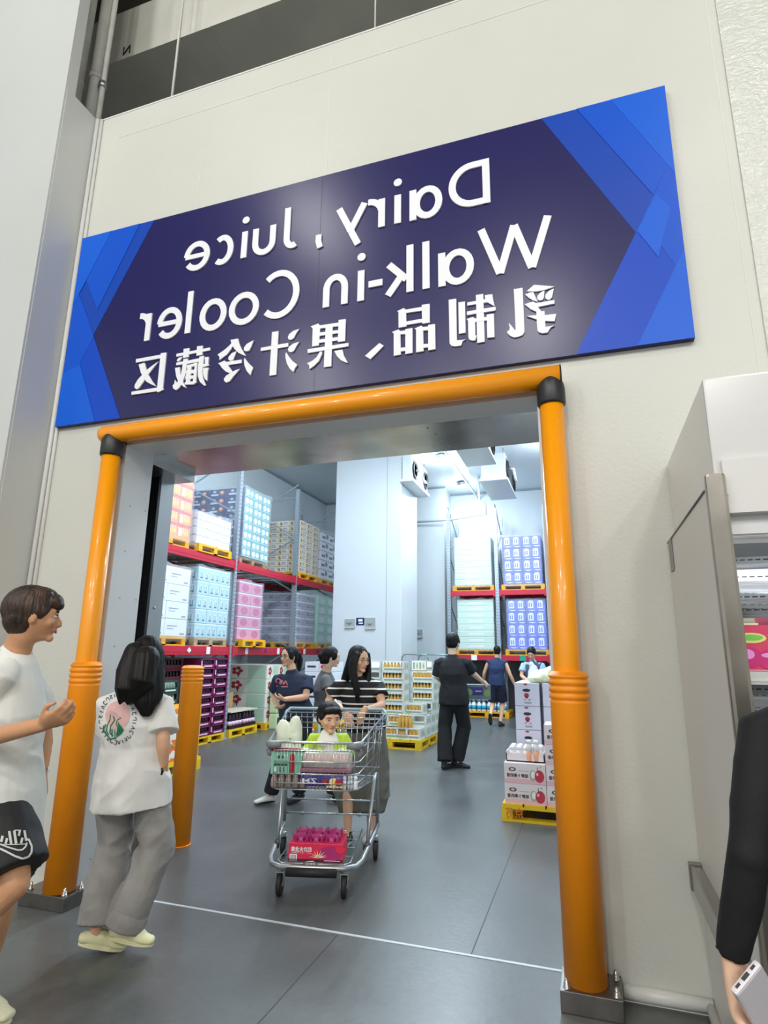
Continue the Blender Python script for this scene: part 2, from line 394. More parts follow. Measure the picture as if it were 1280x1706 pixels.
def letter(ch, x0, x1, base, cap):
    """x0..x1 world extent (left..right); glyph drawn reading from right to left"""
    global LF0, LF1
    w_ = x1-x0; h = cap; xh = cap*.66; s = SW; k = s/2
    LF0 = lambda p: V((x1-p[0], SY-.001, base+p[1])); LF1 = lambda p: V((x1-p[0], SY-.010, base+p[1]))
    mb = MB()
    if ch == 'D': stroke(mb, [(k, 0), (k, h)], s); stroke(mb, [(k, h-k), (w_*.35, h-k)]+arc(w_*.42, h/2, w_*.58-k, h/2-k, 90, -90)+[(w_*.35, k), (k, k)], s)
    elif ch == 'a': stroke(mb, arc(w_/2-k*.5, xh/2, w_/2-k*1.5, xh/2-k*.4, 0, 360)[:-1], s, True); stroke(mb, [(w_-k, -.006), (w_-k, xh+.006)], s)
    elif ch == 'i': stroke(mb, [(w_/2, 0), (w_/2, xh)], s); stroke(mb, arc(w_/2, h-k*.6, k*.62, k*.62, 0, 360, 12)[:-1], k*1.25, True)
    elif ch == 'l': stroke(mb, [(w_/2, 0), (w_/2, h)], s)
    elif ch == 'r': stroke(mb, [(k, 0), (k, xh)], s); stroke(mb, arc(w_*.95, xh*.55, w_*.75, xh*.42, 170, 88, 10), s)
    elif ch == 'y': stroke(mb, [(k, xh), (w_*.55, .01)], s); stroke(mb, [(w_-k, xh), (w_*.28, -h*.28)], s)
    elif ch == ',': stroke(mb, [(w_*.5, .05), (w_*.55, 0), (w_*.2, -.055)], s*.9)
    elif ch == 'J': stroke(mb, [(w_-k, h), (w_-k, h*.3)]+arc(w_*.42, h*.24, w_*.58-k, h*.24-k*.6, 0, -120, 10), s)
    elif ch == 'u': stroke(mb, [(k, xh), (k, xh*.42)]+arc(w_/2, xh*.42, w_/2-k, xh*.42-k*.5, 180, 360, 14)+[(w_-k, xh)], s)
    elif ch == 'n': stroke(mb, [(k, 0), (k, xh*.58)]+arc(w_/2, xh*.58, w_/2-k, xh*.42-k*.5, 180, 0, 14)+[(w_-k, 0)], s)
    elif ch == 'c': stroke(mb, arc(w_*.55, xh/2, w_*.55-k, xh/2-k*.3, 55, 305), s)
    elif ch == 'C': stroke(mb, arc(w_*.55, h/2, w_*.55-k, h/2-k*.3, 48, 312), s)
    elif ch == 'e': stroke(mb, [(w_-k, xh*.52)]+arc(w_/2, xh/2, w_/2-k, xh/2-k*.3, 5, 322)); stroke(mb, [(k, xh*.50), (w_-k*.6, xh*.50)], s*.8)
    elif ch == 'o': stroke(mb, arc(w_/2, xh/2, w_/2-k, xh/2-k*.3, 0, 360)[:-1], s, True)
    elif ch == 'W': stroke(mb, [(k, h), (w_*.29, 0.01)], s); stroke(mb, [(w_*.29, 0.01), (w_*.5, h*.95)], s); stroke(mb, [(w_*.5, h*.95), (w_*.71, .01)], s); stroke(mb, [(w_*.71, .01), (w_-k, h)], s)
    elif ch == 'k': stroke(mb, [(k, 0), (k, h)], s); stroke(mb, [(w_*.9, xh), (k*2, xh*.42)], s); stroke(mb, [(w_*.38, xh*.62), (w_-k*.6, 0)], s)
    elif ch == '-': stroke(mb, [(0, xh*.48), (w_, xh*.48)], s)
    mb.build('letter', WHITE, sg)
_st = stroke
def stroke(mb, pts, wd=SW, closed=False): _st(mb, pts, wd, closed)
for ch, a, b2 in [('D', -.681, -.412), ('a', -.947, -.723), ('i', -1.056, -1.004), ('r', -1.245, -1.12), ('y', -1.481, -1.245), (',', -1.628, -1.585), ('J', -1.883, -1.76), ('u', -2.139, -1.95), ('i', -2.233, -2.182), ('c', -2.473, -2.30), ('e', -2.732, -2.503)]:
    letter(ch, a, b2, 4.285, .335)
for ch, a, b2 in [('W', -.501, -.047), ('a', -.756, -.527), ('l', -.859, -.815), ('k', -1.107, -.92), ('-', -1.228, -1.131), ('i', -1.308, -1.257), ('n', -1.556, -1.375), ('C', -2.031, -1.737), ('o', -2.294, -2.05), ('o', -2.542, -2.315), ('l', -2.661, -2.615), ('e', -2.917, -2.695), ('r', -3.088, -2.975)]:
    letter(ch, a, b2, 3.753, .345)
# Chinese characters: outlines of their strokes on the sign face (x, z)
GLYPHS = [
[[(-0.292,3.637),(-0.24,3.636),(-0.241,3.345),(-0.252,3.326),(-0.277,3.318),(-0.301,3.318),(-0.323,3.33),(-0.337,3.348),(-0.343,3.362),(-0.329,3.37),(-0.325,3.385),(-0.33,3.42),(-0.294,3.361),(-0.291,3.372)],[(-0.173,3.642),(-0.056,3.607),(-0.11,3.597),(-0.159,3.595),(-0.218,3.607)],[(-0.228,3.589),(-0.202,3.595),(-0.179,3.595),(-0.169,3.56),(-0.156,3.526),(-0.183,3.54),(-0.207,3.562)],[(-0.115,3.593),(-0.121,3.545),(-0.131,3.532),(-0.148,3.533),(-0.159,3.546),(-0.158,3.561),(-0.143,3.58)],[(-0.061,3.595),(-0.074,3.541),(-0.086,3.527),(-0.103,3.529),(-0.113,3.543),(-0.111,3.561),(-0.092,3.583)],[(-0.233,3.523),(-0.184,3.532),(-0.167,3.518),(-0.062,3.518),(-0.063,3.495),(-0.158,3.491),(-0.139,3.458),(-0.165,3.46),(-0.197,3.482),(-0.217,3.504)],[(-0.168,3.461),(-0.122,3.457),(-0.121,3.354),(-0.094,3.353),(-0.069,3.354),(-0.091,3.346),(-0.101,3.333),(-0.111,3.316),(-0.138,3.316),(-0.158,3.325),(-0.167,3.338),(-0.168,3.369)],[(-0.225,3.444),(-0.169,3.438),(-0.121,3.43),(-0.057,3.426),(-0.068,3.38),(-0.123,3.393),(-0.17,3.412)]],
[[(-0.692,3.644),(-0.644,3.642),(-0.645,3.357),(-0.612,3.354),(-0.589,3.355),(-0.609,3.346),(-0.62,3.318),(-0.656,3.318),(-0.679,3.326),(-0.69,3.344)],[(-0.631,3.614),(-0.59,3.612),(-0.59,3.399),(-0.631,3.399)],[(-0.521,3.643),(-0.476,3.642),(-0.476,3.319),(-0.521,3.318)],[(-0.575,3.602),(-0.473,3.602),(-0.474,3.579),(-0.576,3.581)],[(-0.467,3.63),(-0.421,3.629),(-0.417,3.587),(-0.409,3.545),(-0.432,3.562),(-0.451,3.579),(-0.477,3.58),(-0.476,3.603),(-0.465,3.602)],[(-0.579,3.54),(-0.404,3.54),(-0.404,3.515),(-0.579,3.516)],[(-0.582,3.489),(-0.542,3.496),(-0.53,3.482),(-0.531,3.364),(-0.533,3.336),(-0.554,3.339),(-0.57,3.35),(-0.573,3.368),(-0.573,3.476)],[(-0.534,3.483),(-0.457,3.481),(-0.458,3.458),(-0.534,3.459)],[(-0.459,3.496),(-0.416,3.494),(-0.416,3.339),(-0.459,3.341)],[(-0.534,3.369),(-0.517,3.367),(-0.523,3.363),(-0.532,3.339)]],
[[(-1.029,3.628),(-0.985,3.642),(-0.969,3.628),(-0.966,3.509),(-1.018,3.509),(-1.02,3.62)],[(-0.865,3.641),(-0.814,3.64),(-0.814,3.509),(-0.863,3.509)],[(-0.972,3.628),(-0.863,3.627),(-0.863,3.601),(-0.972,3.604)],[(-0.969,3.543),(-0.863,3.543),(-0.863,3.518),(-0.969,3.519)],[(-1.062,3.486),(-1.018,3.496),(-1.006,3.483),(-1.002,3.319),(-1.049,3.317),(-1.05,3.474)],[(-0.973,3.489),(-0.926,3.49),(-0.926,3.318),(-0.973,3.317)],[(-1.009,3.482),(-0.97,3.481),(-0.97,3.455),(-1.009,3.459)],[(-1.004,3.365),(-0.97,3.363),(-0.97,3.339),(-1.004,3.34)],[(-0.913,3.483),(-0.869,3.495),(-0.857,3.483),(-0.854,3.318),(-0.902,3.317),(-0.902,3.473)],[(-0.825,3.492),(-0.78,3.491),(-0.779,3.319),(-0.825,3.318)],[(-0.86,3.483),(-0.822,3.481),(-0.822,3.456),(-0.86,3.459)],[(-0.856,3.365),(-0.823,3.362),(-0.823,3.338),(-0.856,3.34)]],
[[(-1.638,3.629),(-1.583,3.64),(-1.567,3.621),(-1.573,3.477),(-1.621,3.478),(-1.623,3.612)],[(-1.435,3.639),(-1.384,3.637),(-1.385,3.478),(-1.436,3.479)],[(-1.572,3.624),(-1.433,3.62),(-1.433,3.594),(-1.571,3.601)],[(-1.527,3.618),(-1.476,3.615),(-1.477,3.311),(-1.53,3.312)],[(-1.577,3.571),(-1.434,3.565),(-1.435,3.543),(-1.576,3.547)],[(-1.575,3.519),(-1.434,3.514),(-1.434,3.49),(-1.574,3.495)],[(-1.653,3.461),(-1.359,3.459),(-1.359,3.435),(-1.651,3.433)],[(-1.563,3.428),(-1.546,3.425),(-1.547,3.408),(-1.568,3.361),(-1.601,3.332),(-1.634,3.314),(-1.634,3.334),(-1.638,3.346),(-1.652,3.359),(-1.613,3.371),(-1.583,3.394)],[(-1.458,3.417),(-1.401,3.417),(-1.389,3.373),(-1.361,3.319),(-1.366,3.317),(-1.408,3.342),(-1.438,3.377)]],
[[(-1.932,3.638),(-1.882,3.637),(-1.881,3.311),(-1.932,3.311)],[(-2.011,3.532),(-1.801,3.534),(-1.801,3.506),(-2.012,3.507)],[(-1.723,3.625),(-1.745,3.596),(-1.762,3.562),(-1.781,3.553),(-1.799,3.559),(-1.807,3.577),(-1.798,3.598),(-1.767,3.619)],[(-1.719,3.527),(-1.74,3.497),(-1.756,3.467),(-1.773,3.459),(-1.795,3.468),(-1.802,3.485),(-1.793,3.503),(-1.762,3.522)],[(-1.813,3.465),(-1.793,3.433),(-1.763,3.394),(-1.724,3.359),(-1.742,3.336),(-1.752,3.311),(-1.781,3.342),(-1.804,3.383),(-1.817,3.43),(-1.817,3.458)]],
[[(-2.261,3.635),(-2.2,3.634),(-2.187,3.592),(-2.163,3.545),(-2.127,3.489),(-2.156,3.503),(-2.192,3.525),(-2.224,3.559),(-2.242,3.585),(-2.251,3.603)],[(-2.247,3.61),(-2.238,3.59),(-2.251,3.563),(-2.282,3.525),(-2.341,3.491),(-2.341,3.516),(-2.359,3.536),(-2.308,3.562),(-2.272,3.588)],[(-2.206,3.538),(-2.217,3.507),(-2.229,3.473),(-2.252,3.472),(-2.268,3.486),(-2.266,3.504),(-2.241,3.529)],[(-2.348,3.466),(-2.296,3.48),(-2.281,3.467),(-2.158,3.466),(-2.158,3.44),(-2.266,3.441),(-2.226,3.387),(-2.244,3.376),(-2.279,3.393),(-2.312,3.425),(-2.334,3.455)],[(-2.167,3.397),(-2.194,3.368),(-2.219,3.344),(-2.242,3.314),(-2.268,3.309),(-2.286,3.322),(-2.29,3.34),(-2.273,3.362),(-2.222,3.385),(-2.196,3.393)],[(-2.073,3.599),(-2.089,3.554),(-2.104,3.525),(-2.124,3.522),(-2.146,3.535),(-2.145,3.557),(-2.125,3.58)],[(-2.136,3.476),(-2.103,3.432),(-2.062,3.391),(-2.072,3.364),(-2.079,3.336),(-2.109,3.37),(-2.131,3.415),(-2.139,3.459)]],
[[(-2.713,3.599),(-2.428,3.603),(-2.427,3.581),(-2.712,3.576)],[(-2.654,3.629),(-2.604,3.627),(-2.606,3.557),(-2.652,3.557)],[(-2.539,3.63),(-2.49,3.627),(-2.489,3.555),(-2.538,3.556)],[(-2.657,3.566),(-2.677,3.54),(-2.694,3.534),(-2.705,3.545),(-2.691,3.563)],[(-2.706,3.528),(-2.611,3.528),(-2.512,3.531),(-2.507,3.505),(-2.608,3.504),(-2.705,3.507)],[(-2.647,3.545),(-2.609,3.545),(-2.617,3.428),(-2.637,3.358),(-2.661,3.322),(-2.686,3.309),(-2.71,3.325),(-2.718,3.348),(-2.704,3.364),(-2.704,3.393),(-2.684,3.365),(-2.655,3.415),(-2.648,3.499)],[(-2.712,3.486),(-2.672,3.487),(-2.661,3.435),(-2.639,3.377),(-2.597,3.313),(-2.622,3.327),(-2.666,3.362),(-2.696,3.421)],[(-2.509,3.543),(-2.472,3.544),(-2.474,3.421),(-2.46,3.362),(-2.434,3.311),(-2.448,3.31),(-2.486,3.344),(-2.508,3.39),(-2.514,3.471)],[(-2.463,3.531),(-2.431,3.529),(-2.43,3.476),(-2.423,3.463),(-2.469,3.455),(-2.474,3.479),(-2.456,3.48)],[(-2.47,3.446),(-2.422,3.445),(-2.429,3.422),(-2.429,3.382),(-2.426,3.344),(-2.445,3.359),(-2.462,3.394)],[(-2.608,3.491),(-2.552,3.495),(-2.548,3.5),(-2.522,3.497),(-2.52,3.354),(-2.546,3.356),(-2.542,3.475),(-2.609,3.471)],[(-2.603,3.49),(-2.569,3.489),(-2.572,3.345),(-2.606,3.35)],[(-2.613,3.448),(-2.535,3.447),(-2.532,3.419),(-2.61,3.422)],[(-2.614,3.402),(-2.535,3.403),(-2.532,3.379),(-2.612,3.38)],[(-2.613,3.358),(-2.522,3.356),(-2.511,3.346),(-2.539,3.332),(-2.613,3.341)],[(-2.606,3.419),(-2.584,3.418),(-2.582,3.401),(-2.613,3.391)]],
[[(-3.075,3.614),(-2.856,3.615),(-2.852,3.586),(-3.075,3.586)],[(-2.854,3.626),(-2.804,3.625),(-2.803,3.344),(-2.794,3.33),(-2.843,3.314),(-2.854,3.325)],[(-3.082,3.351),(-2.854,3.353),(-2.848,3.324),(-3.079,3.326)],[(-3.045,3.565),(-2.993,3.572),(-2.963,3.499),(-2.944,3.466),(-2.906,3.412),(-2.863,3.363),(-2.911,3.387),(-2.957,3.415),(-2.991,3.454),(-3.018,3.5)],[(-2.867,3.563),(-2.91,3.514),(-2.947,3.47),(-2.989,3.409),(-3.018,3.372),(-3.039,3.365),(-3.058,3.381),(-3.058,3.404),(-3.036,3.442),(-2.998,3.478),(-2.968,3.507),(-2.921,3.534)]],
[[(-1.243,3.349),(-1.206,3.319),(-1.116,3.399),(-1.146,3.423)]]]
for polys in GLYPHS:
    mb = MB()
    for i, p in enumerate(polys): mb.prism(p, sgn(.011+.0003*i), sgn(.001))
    mb.build('character', WHITE, sg)

# ============================================================ YELLOW GUARD FRAME
PY = 3.18
def sleeve(x, y, z0, z1, r, name, par, cap=True, tilt=0):
    p = [(r, z0)]
    z = z1-.30*(r/.1)*.55
    p += [(r, z)]
    for i in range(4):
        zz = z+.01+i*.036*(r/.1)
        p += [(r+.002, zz), (r-.007, zz+.006), (r+.004, zz+.012), (r+.004, zz+.026*(r/.1))]
    top = p[-1][1]
    p += [(r+.002, z1-.02), (r-.012, z1-.004), (r-.04, z1)]
    return MB().lathe((x, y, 0), p, 40).build(name, YELM, par)
fr = empty('door_guard', (-1.6, PY, 0), 'yellow tubular guard frame of two posts and a top rail around the doorway', 'door guard')
for x, px0, lab in ((-3.13, -3.29, 'l'), (-.11, -.27, 'r')):
    left = lab == 'l'
    po = MB().tube([(x, PY, .08), (x, PY, 2.93)], .064, 32).build('post', YEL, fr)
    sx = x-.02 if left else x+0.004
    if left: sx = -3.12
    s_ = sleeve(sx, PY, .085, 1.42, .092, 'post_sleeve', fr)
    MB().lathe((x, PY-.001, 2.83), [(.072, 0), (.076, .01), (.076, .09), (.072, .12), (.06, .15), (.035, .175), (.01, .185)], 28).build('black_coupling', mat('black_coupling_plastic', '#26272a', 0.4), fr)
    cx = -3.1 if left else -.085
    pb = MB()
    if left: pb.bbox(-3.345, -3.0, 3.10, 3.275, 0, .08, .004); bxs = [(-3.30, 3.14), (-3.03, 3.13), (-3.02, 3.245)]
    else: pb.bbox(-.213, .045, 3.07, 3.285, 0, .085, .004); bxs = [(-.185, 3.10), (.02, 3.10), (.022, 3.25)]
    MB_pl = pb.build('base_plate', mat('bolted_steel_plate', '#8d8a85', 0.3, 0.9, var=0.2, vscale=12), fr)
    for bx_, by_ in bxs:
        MB().lathe((bx_, by_, .08), [(.017, 0), (.017, .006), (.013, .007), (.013, .022), (.008, .023), (.008, .036), (.005, .04)], 12).build('bolt', CHROME, MB_pl)
rail = MB().lathe((-3.205, PY, 3.0), [(.02, -.03), (.055, -.022), (.064, 0), (.064, 3.15), ], 32, axis='x').build('top_rail', YEL, fr)
MB().lathe((-3.21+3.155, PY, 3.0), [(.064, 0), (.066, .002), (.066, .006), (.05, .008)], 32, axis='x').build('end_cap', BLACKR, rail)
m = MB()
for i in range(24):
    a = 2*pi*i/24; b_ = 2*pi*(i+1)/24
    m.tube([(.011+.012*cos(a), PY-.0925, 1.27+.016*sin(a)), (.011+.012*cos(b_), PY-.0925, 1.27+.016*sin(b_))], .0012, 5)
# free standing bollard inside
bo = empty('bollard', (-3.175, 4.39, 0), 'short free-standing yellow bollard inside the doorway by the girl in grey trousers', 'bollard')
sleeve(-3.175, 4.39, 0, 1.375, .088, 'bollard_sleeve', bo)
MB().lathe((-3.175, 4.39, 0), [(.095, 0), (.095, .006), (.088, .01)], 32).build('floor_collar', YELM, bo)
# ============================================================ PALLETS
def pallet(loc, wx, wy, h, m, label, group, rotz=0):
    """footprint wx by wy, base point at the middle of the footprint"""
    r = empty('pallet', loc, label, 'pallet', group); x, y, z = loc
    d = MB(); n = 6 if wy > wx*0.9 else 5
    st = wx/n
    d.box(x-wx/2, x+wx/2, y-wy/2, y+wy/2, z+h*.72, z+h*.84)
    for i in range(n): d.box(x-wx/2+i*st+.008, x-wx/2+(i+1)*st-.008, y-wy/2, y+wy/2, z+h*.84, z+h)
    d.build('deck', m, r)
    bw = .10
    for i in (-1, 0, 1):
        for j in (-1, 0, 1):
            cx = x+i*(wx/2-bw/2); cy = y+j*(wy/2-bw/2)
            MB().bbox(cx-bw/2, cx+bw/2, cy-bw/2, cy+bw/2, z+h*.14, z+h*.72, .006).build('block', m, r)
    b = MB()
    for j in (-1, 0, 1):
        cy = y+j*(wy/2-bw/2); b.box(x-wx/2, x+wx/2, cy-bw/2, cy+bw/2, z, z+h*.14)
    for i in (-1, 1):
        cx = x+i*(wx/2-bw/2); b.box(cx-bw/2, cx+bw/2, y-wy/2+bw, y+wy/2-bw, z, z+h*.139)
    b.build('runner', m, r)
    return r
# ============================================================ RACKS
QRP = mat('white_label_card', '#eef0f2', 0.5); QRK = mat('label_print', '#3a3d48', 0.5); TEAL = mat('teal_label', '#1f9a80', 0.5); PURL = mat('violet_label', '#3a2f7a', 0.5)
def post(x, y, h, r, dx=.045, dy=.04, side='x'):
    m = MB(); m.box(x-dx, x+dx, y-dy, y+dy, 0, h)
    z = .15
    m.m = 1
    while z < h-.05:
        if side == 'x':
            for s in (-.018, .018): m.box(x+dx, x+dx+.001, y+s-.007, y+s+.007, z, z+.03)
        else:
            for s in (-.018, .018): m.box(x+s-.007, x+s+.007, y-dy-.001, y-dy, z, z+.03)
        z += .075
    m.m = 0; m.box(x-dx-.03, x+dx+.03, y-dy-.03, y+dy+.03, 0, .012)
    return m.build('upright', [RACKG, mat('slot_dark', '#5f6870', 0.6)], r)
def brace(p, q, r, wd=.02): return MB().tube([p, q], wd, 4, sm=False).build('brace', RACKG, r)
lr = empty('pallet_rack', (-6.7, 11, 0), 'long red and galvanised pallet rack along the left wall of the cooler', 'rack')
XF, XB = -6.15, -7.3
for y in (7.05, 9.5, 11.95, 14.4):
    post(XF, y, 5.15, lr); post(XB, y, 5.15, lr)
    z = .3; k = 0
    while z < 4.9:
        a, b_ = (XF, XB) if k % 2 == 0 else (XB, XF)
        brace((a, y, z), (b_, y, z+.62), lr, .018); z += .62; k += 1
    for z in (.3, 4.95): brace((XF, y, z), (XB, y, z), lr, .018)
for y0, y1 in ((7.1, 9.46), (9.54, 11.91), (11.99, 14.36)):
    for zb in (1.42, 2.97):
        for X in (XF+.03, XB-.03):
            b = MB().bbox(X-.025, X+.025, y0, y1, zb, zb+.145, .008)
            b.box(X+.02, X+.03, y0, y1, zb+.05, zb+.095) if X > -6.5 else None
            for yy in (y0, y1-.05): b.box(X-.03, X+.032, yy, yy+.05, zb-.03, zb+.17)
            bo_ = b.build('beam', RED, lr)
            if X > -6.5 and zb < 2:
                for f in (.2, .72):
                    yy = y0+f*(y1-y0)
                    MB().box(X+.031, X+.034, yy-.05, yy+.05, zb+.015, zb+.135).build('label_card', QRP, bo_)
                yy = y0+.5*(y1-y0)
                MB().prism([(yy-.055, zb+.075), (yy, zb+.035), (yy+.055, zb+.075), (yy, zb+.125)], lambda p: V((X+.034, p[0], p[1])), lambda p: V((X+.031, p[0], p[1]))).build('label_card', QRP if y0 < 9 else PURL, bo_)
        dk = MB()
        for i in range(6):
            yy = y0+.15+i*(y1-y0-.3)/5; dk.box(XB, XF, yy-.02, yy+.02, zb+.10, zb+.14)
        dk.build('cross_bar', RACKG, lr)
rr = empty('pallet_rack', (-1.4, 15.6, 0), 'red and galvanised pallet rack against the back wall of the cooler', 'rack')
YF, YB = 15.04, 16.15
ups = (-3.31, -2.08, -0.85, 0.38)
for x in ups:
    post(x, YF, 5.15, rr, .045, .04, 'y'); post(x, YB, 5.15, rr, .045, .04, 'y')
    z = .3; k = 0
    while z < 4.9:
        a, b_ = (YF, YB) if k % 2 == 0 else (YB, YF)
        brace((x, a, z), (x, b_, z+.62), rr, .018); z += .62; k += 1
for i in range(3):
    x0, x1 = ups[i]+.045, ups[i+1]-.045
    for zb in (1.33, 2.91):
        for Y in (YF-.03, YB+.03):
            b = MB().bbox(x0, x1, Y-.025, Y+.025, zb, zb+.13, .008)
            for xx in (x0, x1-.05): b.box(xx, xx+.05, Y-.03, Y+.03, zb-.03, zb+.15)
            bo_ = b.build('beam', RED, rr)
            if Y < 15.5 and zb < 2:
                xx = (x0+x1)/2+(.0 if i == 0 else -.05)
                MB().box(xx-.07, xx+.07, Y-.035, Y-.03, zb+.0, zb+.13).build('label_card', QRP if i != 1 else TEAL, bo_)
        dk = MB()
        for k in range(4):
            xx = x0+.12+k*(x1-x0-.24)/3; dk.box(xx-.02, xx+.02, YF, YB, zb+.09, zb+.125)
        dk.build('cross_bar', RACKG, rr)

# ============================================================ WRAPPED PALLET LOADS
def noisy(o, amp, f=(6, 6, 6), seed=0):
    for v in o.data.vertices:
        p = v.co; q = V((p.x*f[0]+seed, p.y*f[1], p.z*f[2]))
        v.co = p+V((noise.noise(q), noise.noise(q+V((31, 0, 0))), noise.noise(q+V((0, 57, 0)))))*amp
def film(x0, x1, y0, y1, z0, z1, r, m=None, loose=False, seed=0):
    bm = bmesh.new(); bmesh.ops.create_cube(bm, size=1)
    for v in bm.verts: v.co = V(((x0+x1)/2+v.co.x*(x1-x0), (y0+y1)/2+v.co.y*(y1-y0), (z0+z1)/2+v.co.z*(z1-z0)))
    bmesh.ops.subdivide_edges(bm, edges=list(bm.edges), cuts=12, use_grid_fill=True)
    for v in bm.verts:
        q = V((v.co.x*3+seed, v.co.y*3, v.co.z*7)); n = noise.noise(q)
        d = (v.co-V(((x0+x1)/2, (y0+y1)/2, v.co.z))).normalized()
        v.co += d*(.012+.018*n)
        if v.co.z > z1-.01: v.co.z += .02+.03*noise.noise(V((v.co.x*5+seed, v.co.y*5, 0)))*(2 if loose else 1)
    bm.verts.index_update(); mb = MB(); mb.smooth = True
    mb.add([v.co.copy() for v in bm.verts], [[v.index for v in f.verts] for f in bm.faces], True); bm.free()
    return mb.build('stretch_wrap', m or FILM, r)
def decor_none(mb, fx, fy, w, h): pass
def load(label, x0, x1, y0, y1, z0, z1, n, mats, decor, wrap=True, group=None, gap=.006, top=None, seed=0, decor_y=None):
    """cartons nx,ny,nz; visible faces are +x (aisle side) and -y (towards the door)"""
    nx, ny, nz = n; r = empty('wrapped_load', ((x0+x1)/2, (y0+y1)/2, z0), label, 'pallet load', group)
    dx, dy, dz = (x1-x0)/nx, (y1-y0)/ny, (z1-z0)/nz
    mb = MB(); mb.bbox(x0+gap/2, x0+dx-gap/2, y0+gap/2, y0+dy-gap/2, z0+gap/2, z0+dz-gap/2, .006)
    X, Y = x0+dx-gap/2, y0+gap/2
    if decor: 
        decor(mb, lambda u, v, t=0: V((X+.001+t, y0+gap/2+u*(dy-gap), z0+gap/2+v*(dz-gap))), dy, dz)
        (decor_y or decor)(mb, lambda u, v, t=0: V((x0+gap/2+u*(dx-gap), Y-.001-t, z0+gap/2+v*(dz-gap))), dx, dz)
    proto = None
    for k in range(nz):
        for j in range(ny):
            for i in range(nx):
                if i < nx-1 and j > 0 and k < nz-1: continue       # hidden inside the load
                if proto is None: proto = mb.build('carton', mats, r); c = proto
                else:
                    c = proto.copy(); COL.objects.link(c)
                rnd = random.Random(i*7+j*13+k*29+seed)
                c.location = V((i*dx+rnd.uniform(-.004, .004), j*dy, k*dz))
                if top and k == nz-1 and top(i, j): bpy.data.objects.remove(c) if c is not proto else None
    if wrap: film(x0-.008, x1+.008, y0-.008, y1+.008, z0-.08, z1+.01, r, loose=seed % 2 == 1, seed=seed)
    return r
def quad(mb, F, u0, u1, v0, v1, m, t=.0006): mb.m = m; mb.add([F(u0, v0, t), F(u1, v0, t), F(u1, v1, t), F(u0, v1, t)], [(0, 1, 2, 3)], False); mb.m = 0
def disc(mb, F, cu, cv, ru, rv, m, t=.0012, n=14, a0=0, a1=360):
    mb.m = m; mb.add([F(cu+ru*cos(radians(a0+(a1-a0)*i/n)), cv+rv*sin(radians(a0+(a1-a0)*i/n)), t) for i in range(n if a1-a0 == 360 else n+1)], [tuple(range(n if a1-a0 == 360 else n+1))], False); mb.m = 0
WH_ = mat('carton_white', '#e6eaf2', 0.45); ORG = mat('carton_orange', '#ef8a4a', 0.45); REDC = mat('carton_red', '#d9453a', 0.45); YEC = mat('carton_yellow', '#f6c044', 0.45)
BLU = mat('carton_blue', '#3f55d8', 0.4); BLUD = mat('carton_navy', '#2f3b78', 0.45); CYA = mat('carton_cyan', '#a9d6dc', 0.4); TEA = mat('carton_teal', '#4f9fa6', 0.4)
TANC = mat('carton_tan_white', '#ded6c6', 0.5); BRN = mat('carton_gold', '#b28b4e', 0.5); PNK = mat('carton_pink', '#d67ba4', 0.45); MAG = mat('carton_magenta', '#c23578', 0.45)
GRN = mat('carton_pale_green', '#c5e0cc', 0.45); GRN2 = mat('carton_green_edge', '#e2f2e4', 0.45); GREYC = mat('carton_lavender_grey', '#8d8ba2', 0.45); GRYD = mat('carton_dark_grey', '#5e5a6c', 0.5); MINT = mat('carton_mint', '#a6dcc4', 0.4)
def d_orange(mb, F, w, h):
    quad(mb, F, .0, 1, .82, 1, 3); quad(mb, F, .06, .3, .15, .75, 1)
    for u in (.42, .6, .78): disc(mb, F, u, .45, .07, .25, 2); quad(mb, F, u-.03, u+.03, .7, .8, 1)
def d_white(mb, F, w, h): quad(mb, F, .1, .55, .55, .62, 1); quad(mb, F, .1, .4, .4, .45, 1); quad(mb, F, .7, .9, .1, .2, 1)
def d_cyan(mb, F, w, h):
    for u in (.27, .73):
        disc(mb, F, u, .42, .16, .3, 1); quad(mb, F, u-.10, u-.03, .25, .62, 2, .002); quad(mb, F, u+.03, u+.1, .25, .62, 2, .002); disc(mb, F, u, .2, .12, .06, 3, .0022)
    quad(mb, F, 0, 1, .9, 1, 1)
def d_jug(mb, F, w, h):
    for u in (.26, .74):
        quad(mb, F, u-.15, u+.13, .30, .82, 1, .001); quad(mb, F, u-.11, u-.05, .38, .74, 0, .002); quad(mb, F, u+.0, u+.06, .38, .74, 0, .002); disc(mb, F, u, .84, .14, .1, 1, .0015, a0=0, a1=180)
        disc(mb, F, u+.06, .2, .2, .12, 1, .0025, a0=200, a1=330)
    quad(mb, F, .0, .03, 0, 1, 2)
def d_blue(mb, F, w, h):
    quad(mb, F, .08, .5, .3, .55, 1); disc(mb, F, .72, .6, .16, .26, 2); disc(mb, F, .72, .6, .09, .13, 3, .002); quad(mb, F, 0, 1, .92, 1, 3)
def d_tan(mb, F, w, h):
    disc(mb, F, .2, .5, .10, .33, 1); disc(mb, F, .27, .36, .07, .2, 2, .002); quad(mb, F, .4, .8, .55, .72, 3); quad(mb, F, .4, .9, .3, .38, 3)
def d_teal(mb, F, w, h):
    disc(mb, F, .3, .5, .2, .34, 1); disc(mb, F, .74, .5, .18, .3, 1); quad(mb, F, 0, 1, .0, .08, 2); quad(mb, F, .2, .5, .4, .5, 2, .002)
def d_bowl(mb, F, w, h): quad(mb, F, 0, 1, 0, 1, 3, .0004); disc(mb, F, .7, .55, .14, .28, 4, .001); disc(mb, F, .7, .6, .08, .14, 1, .002); quad(mb, F, .08, .5, .2, .42, 1, .001); disc(mb, F, .28, .7, .1, .16, 2, .001)
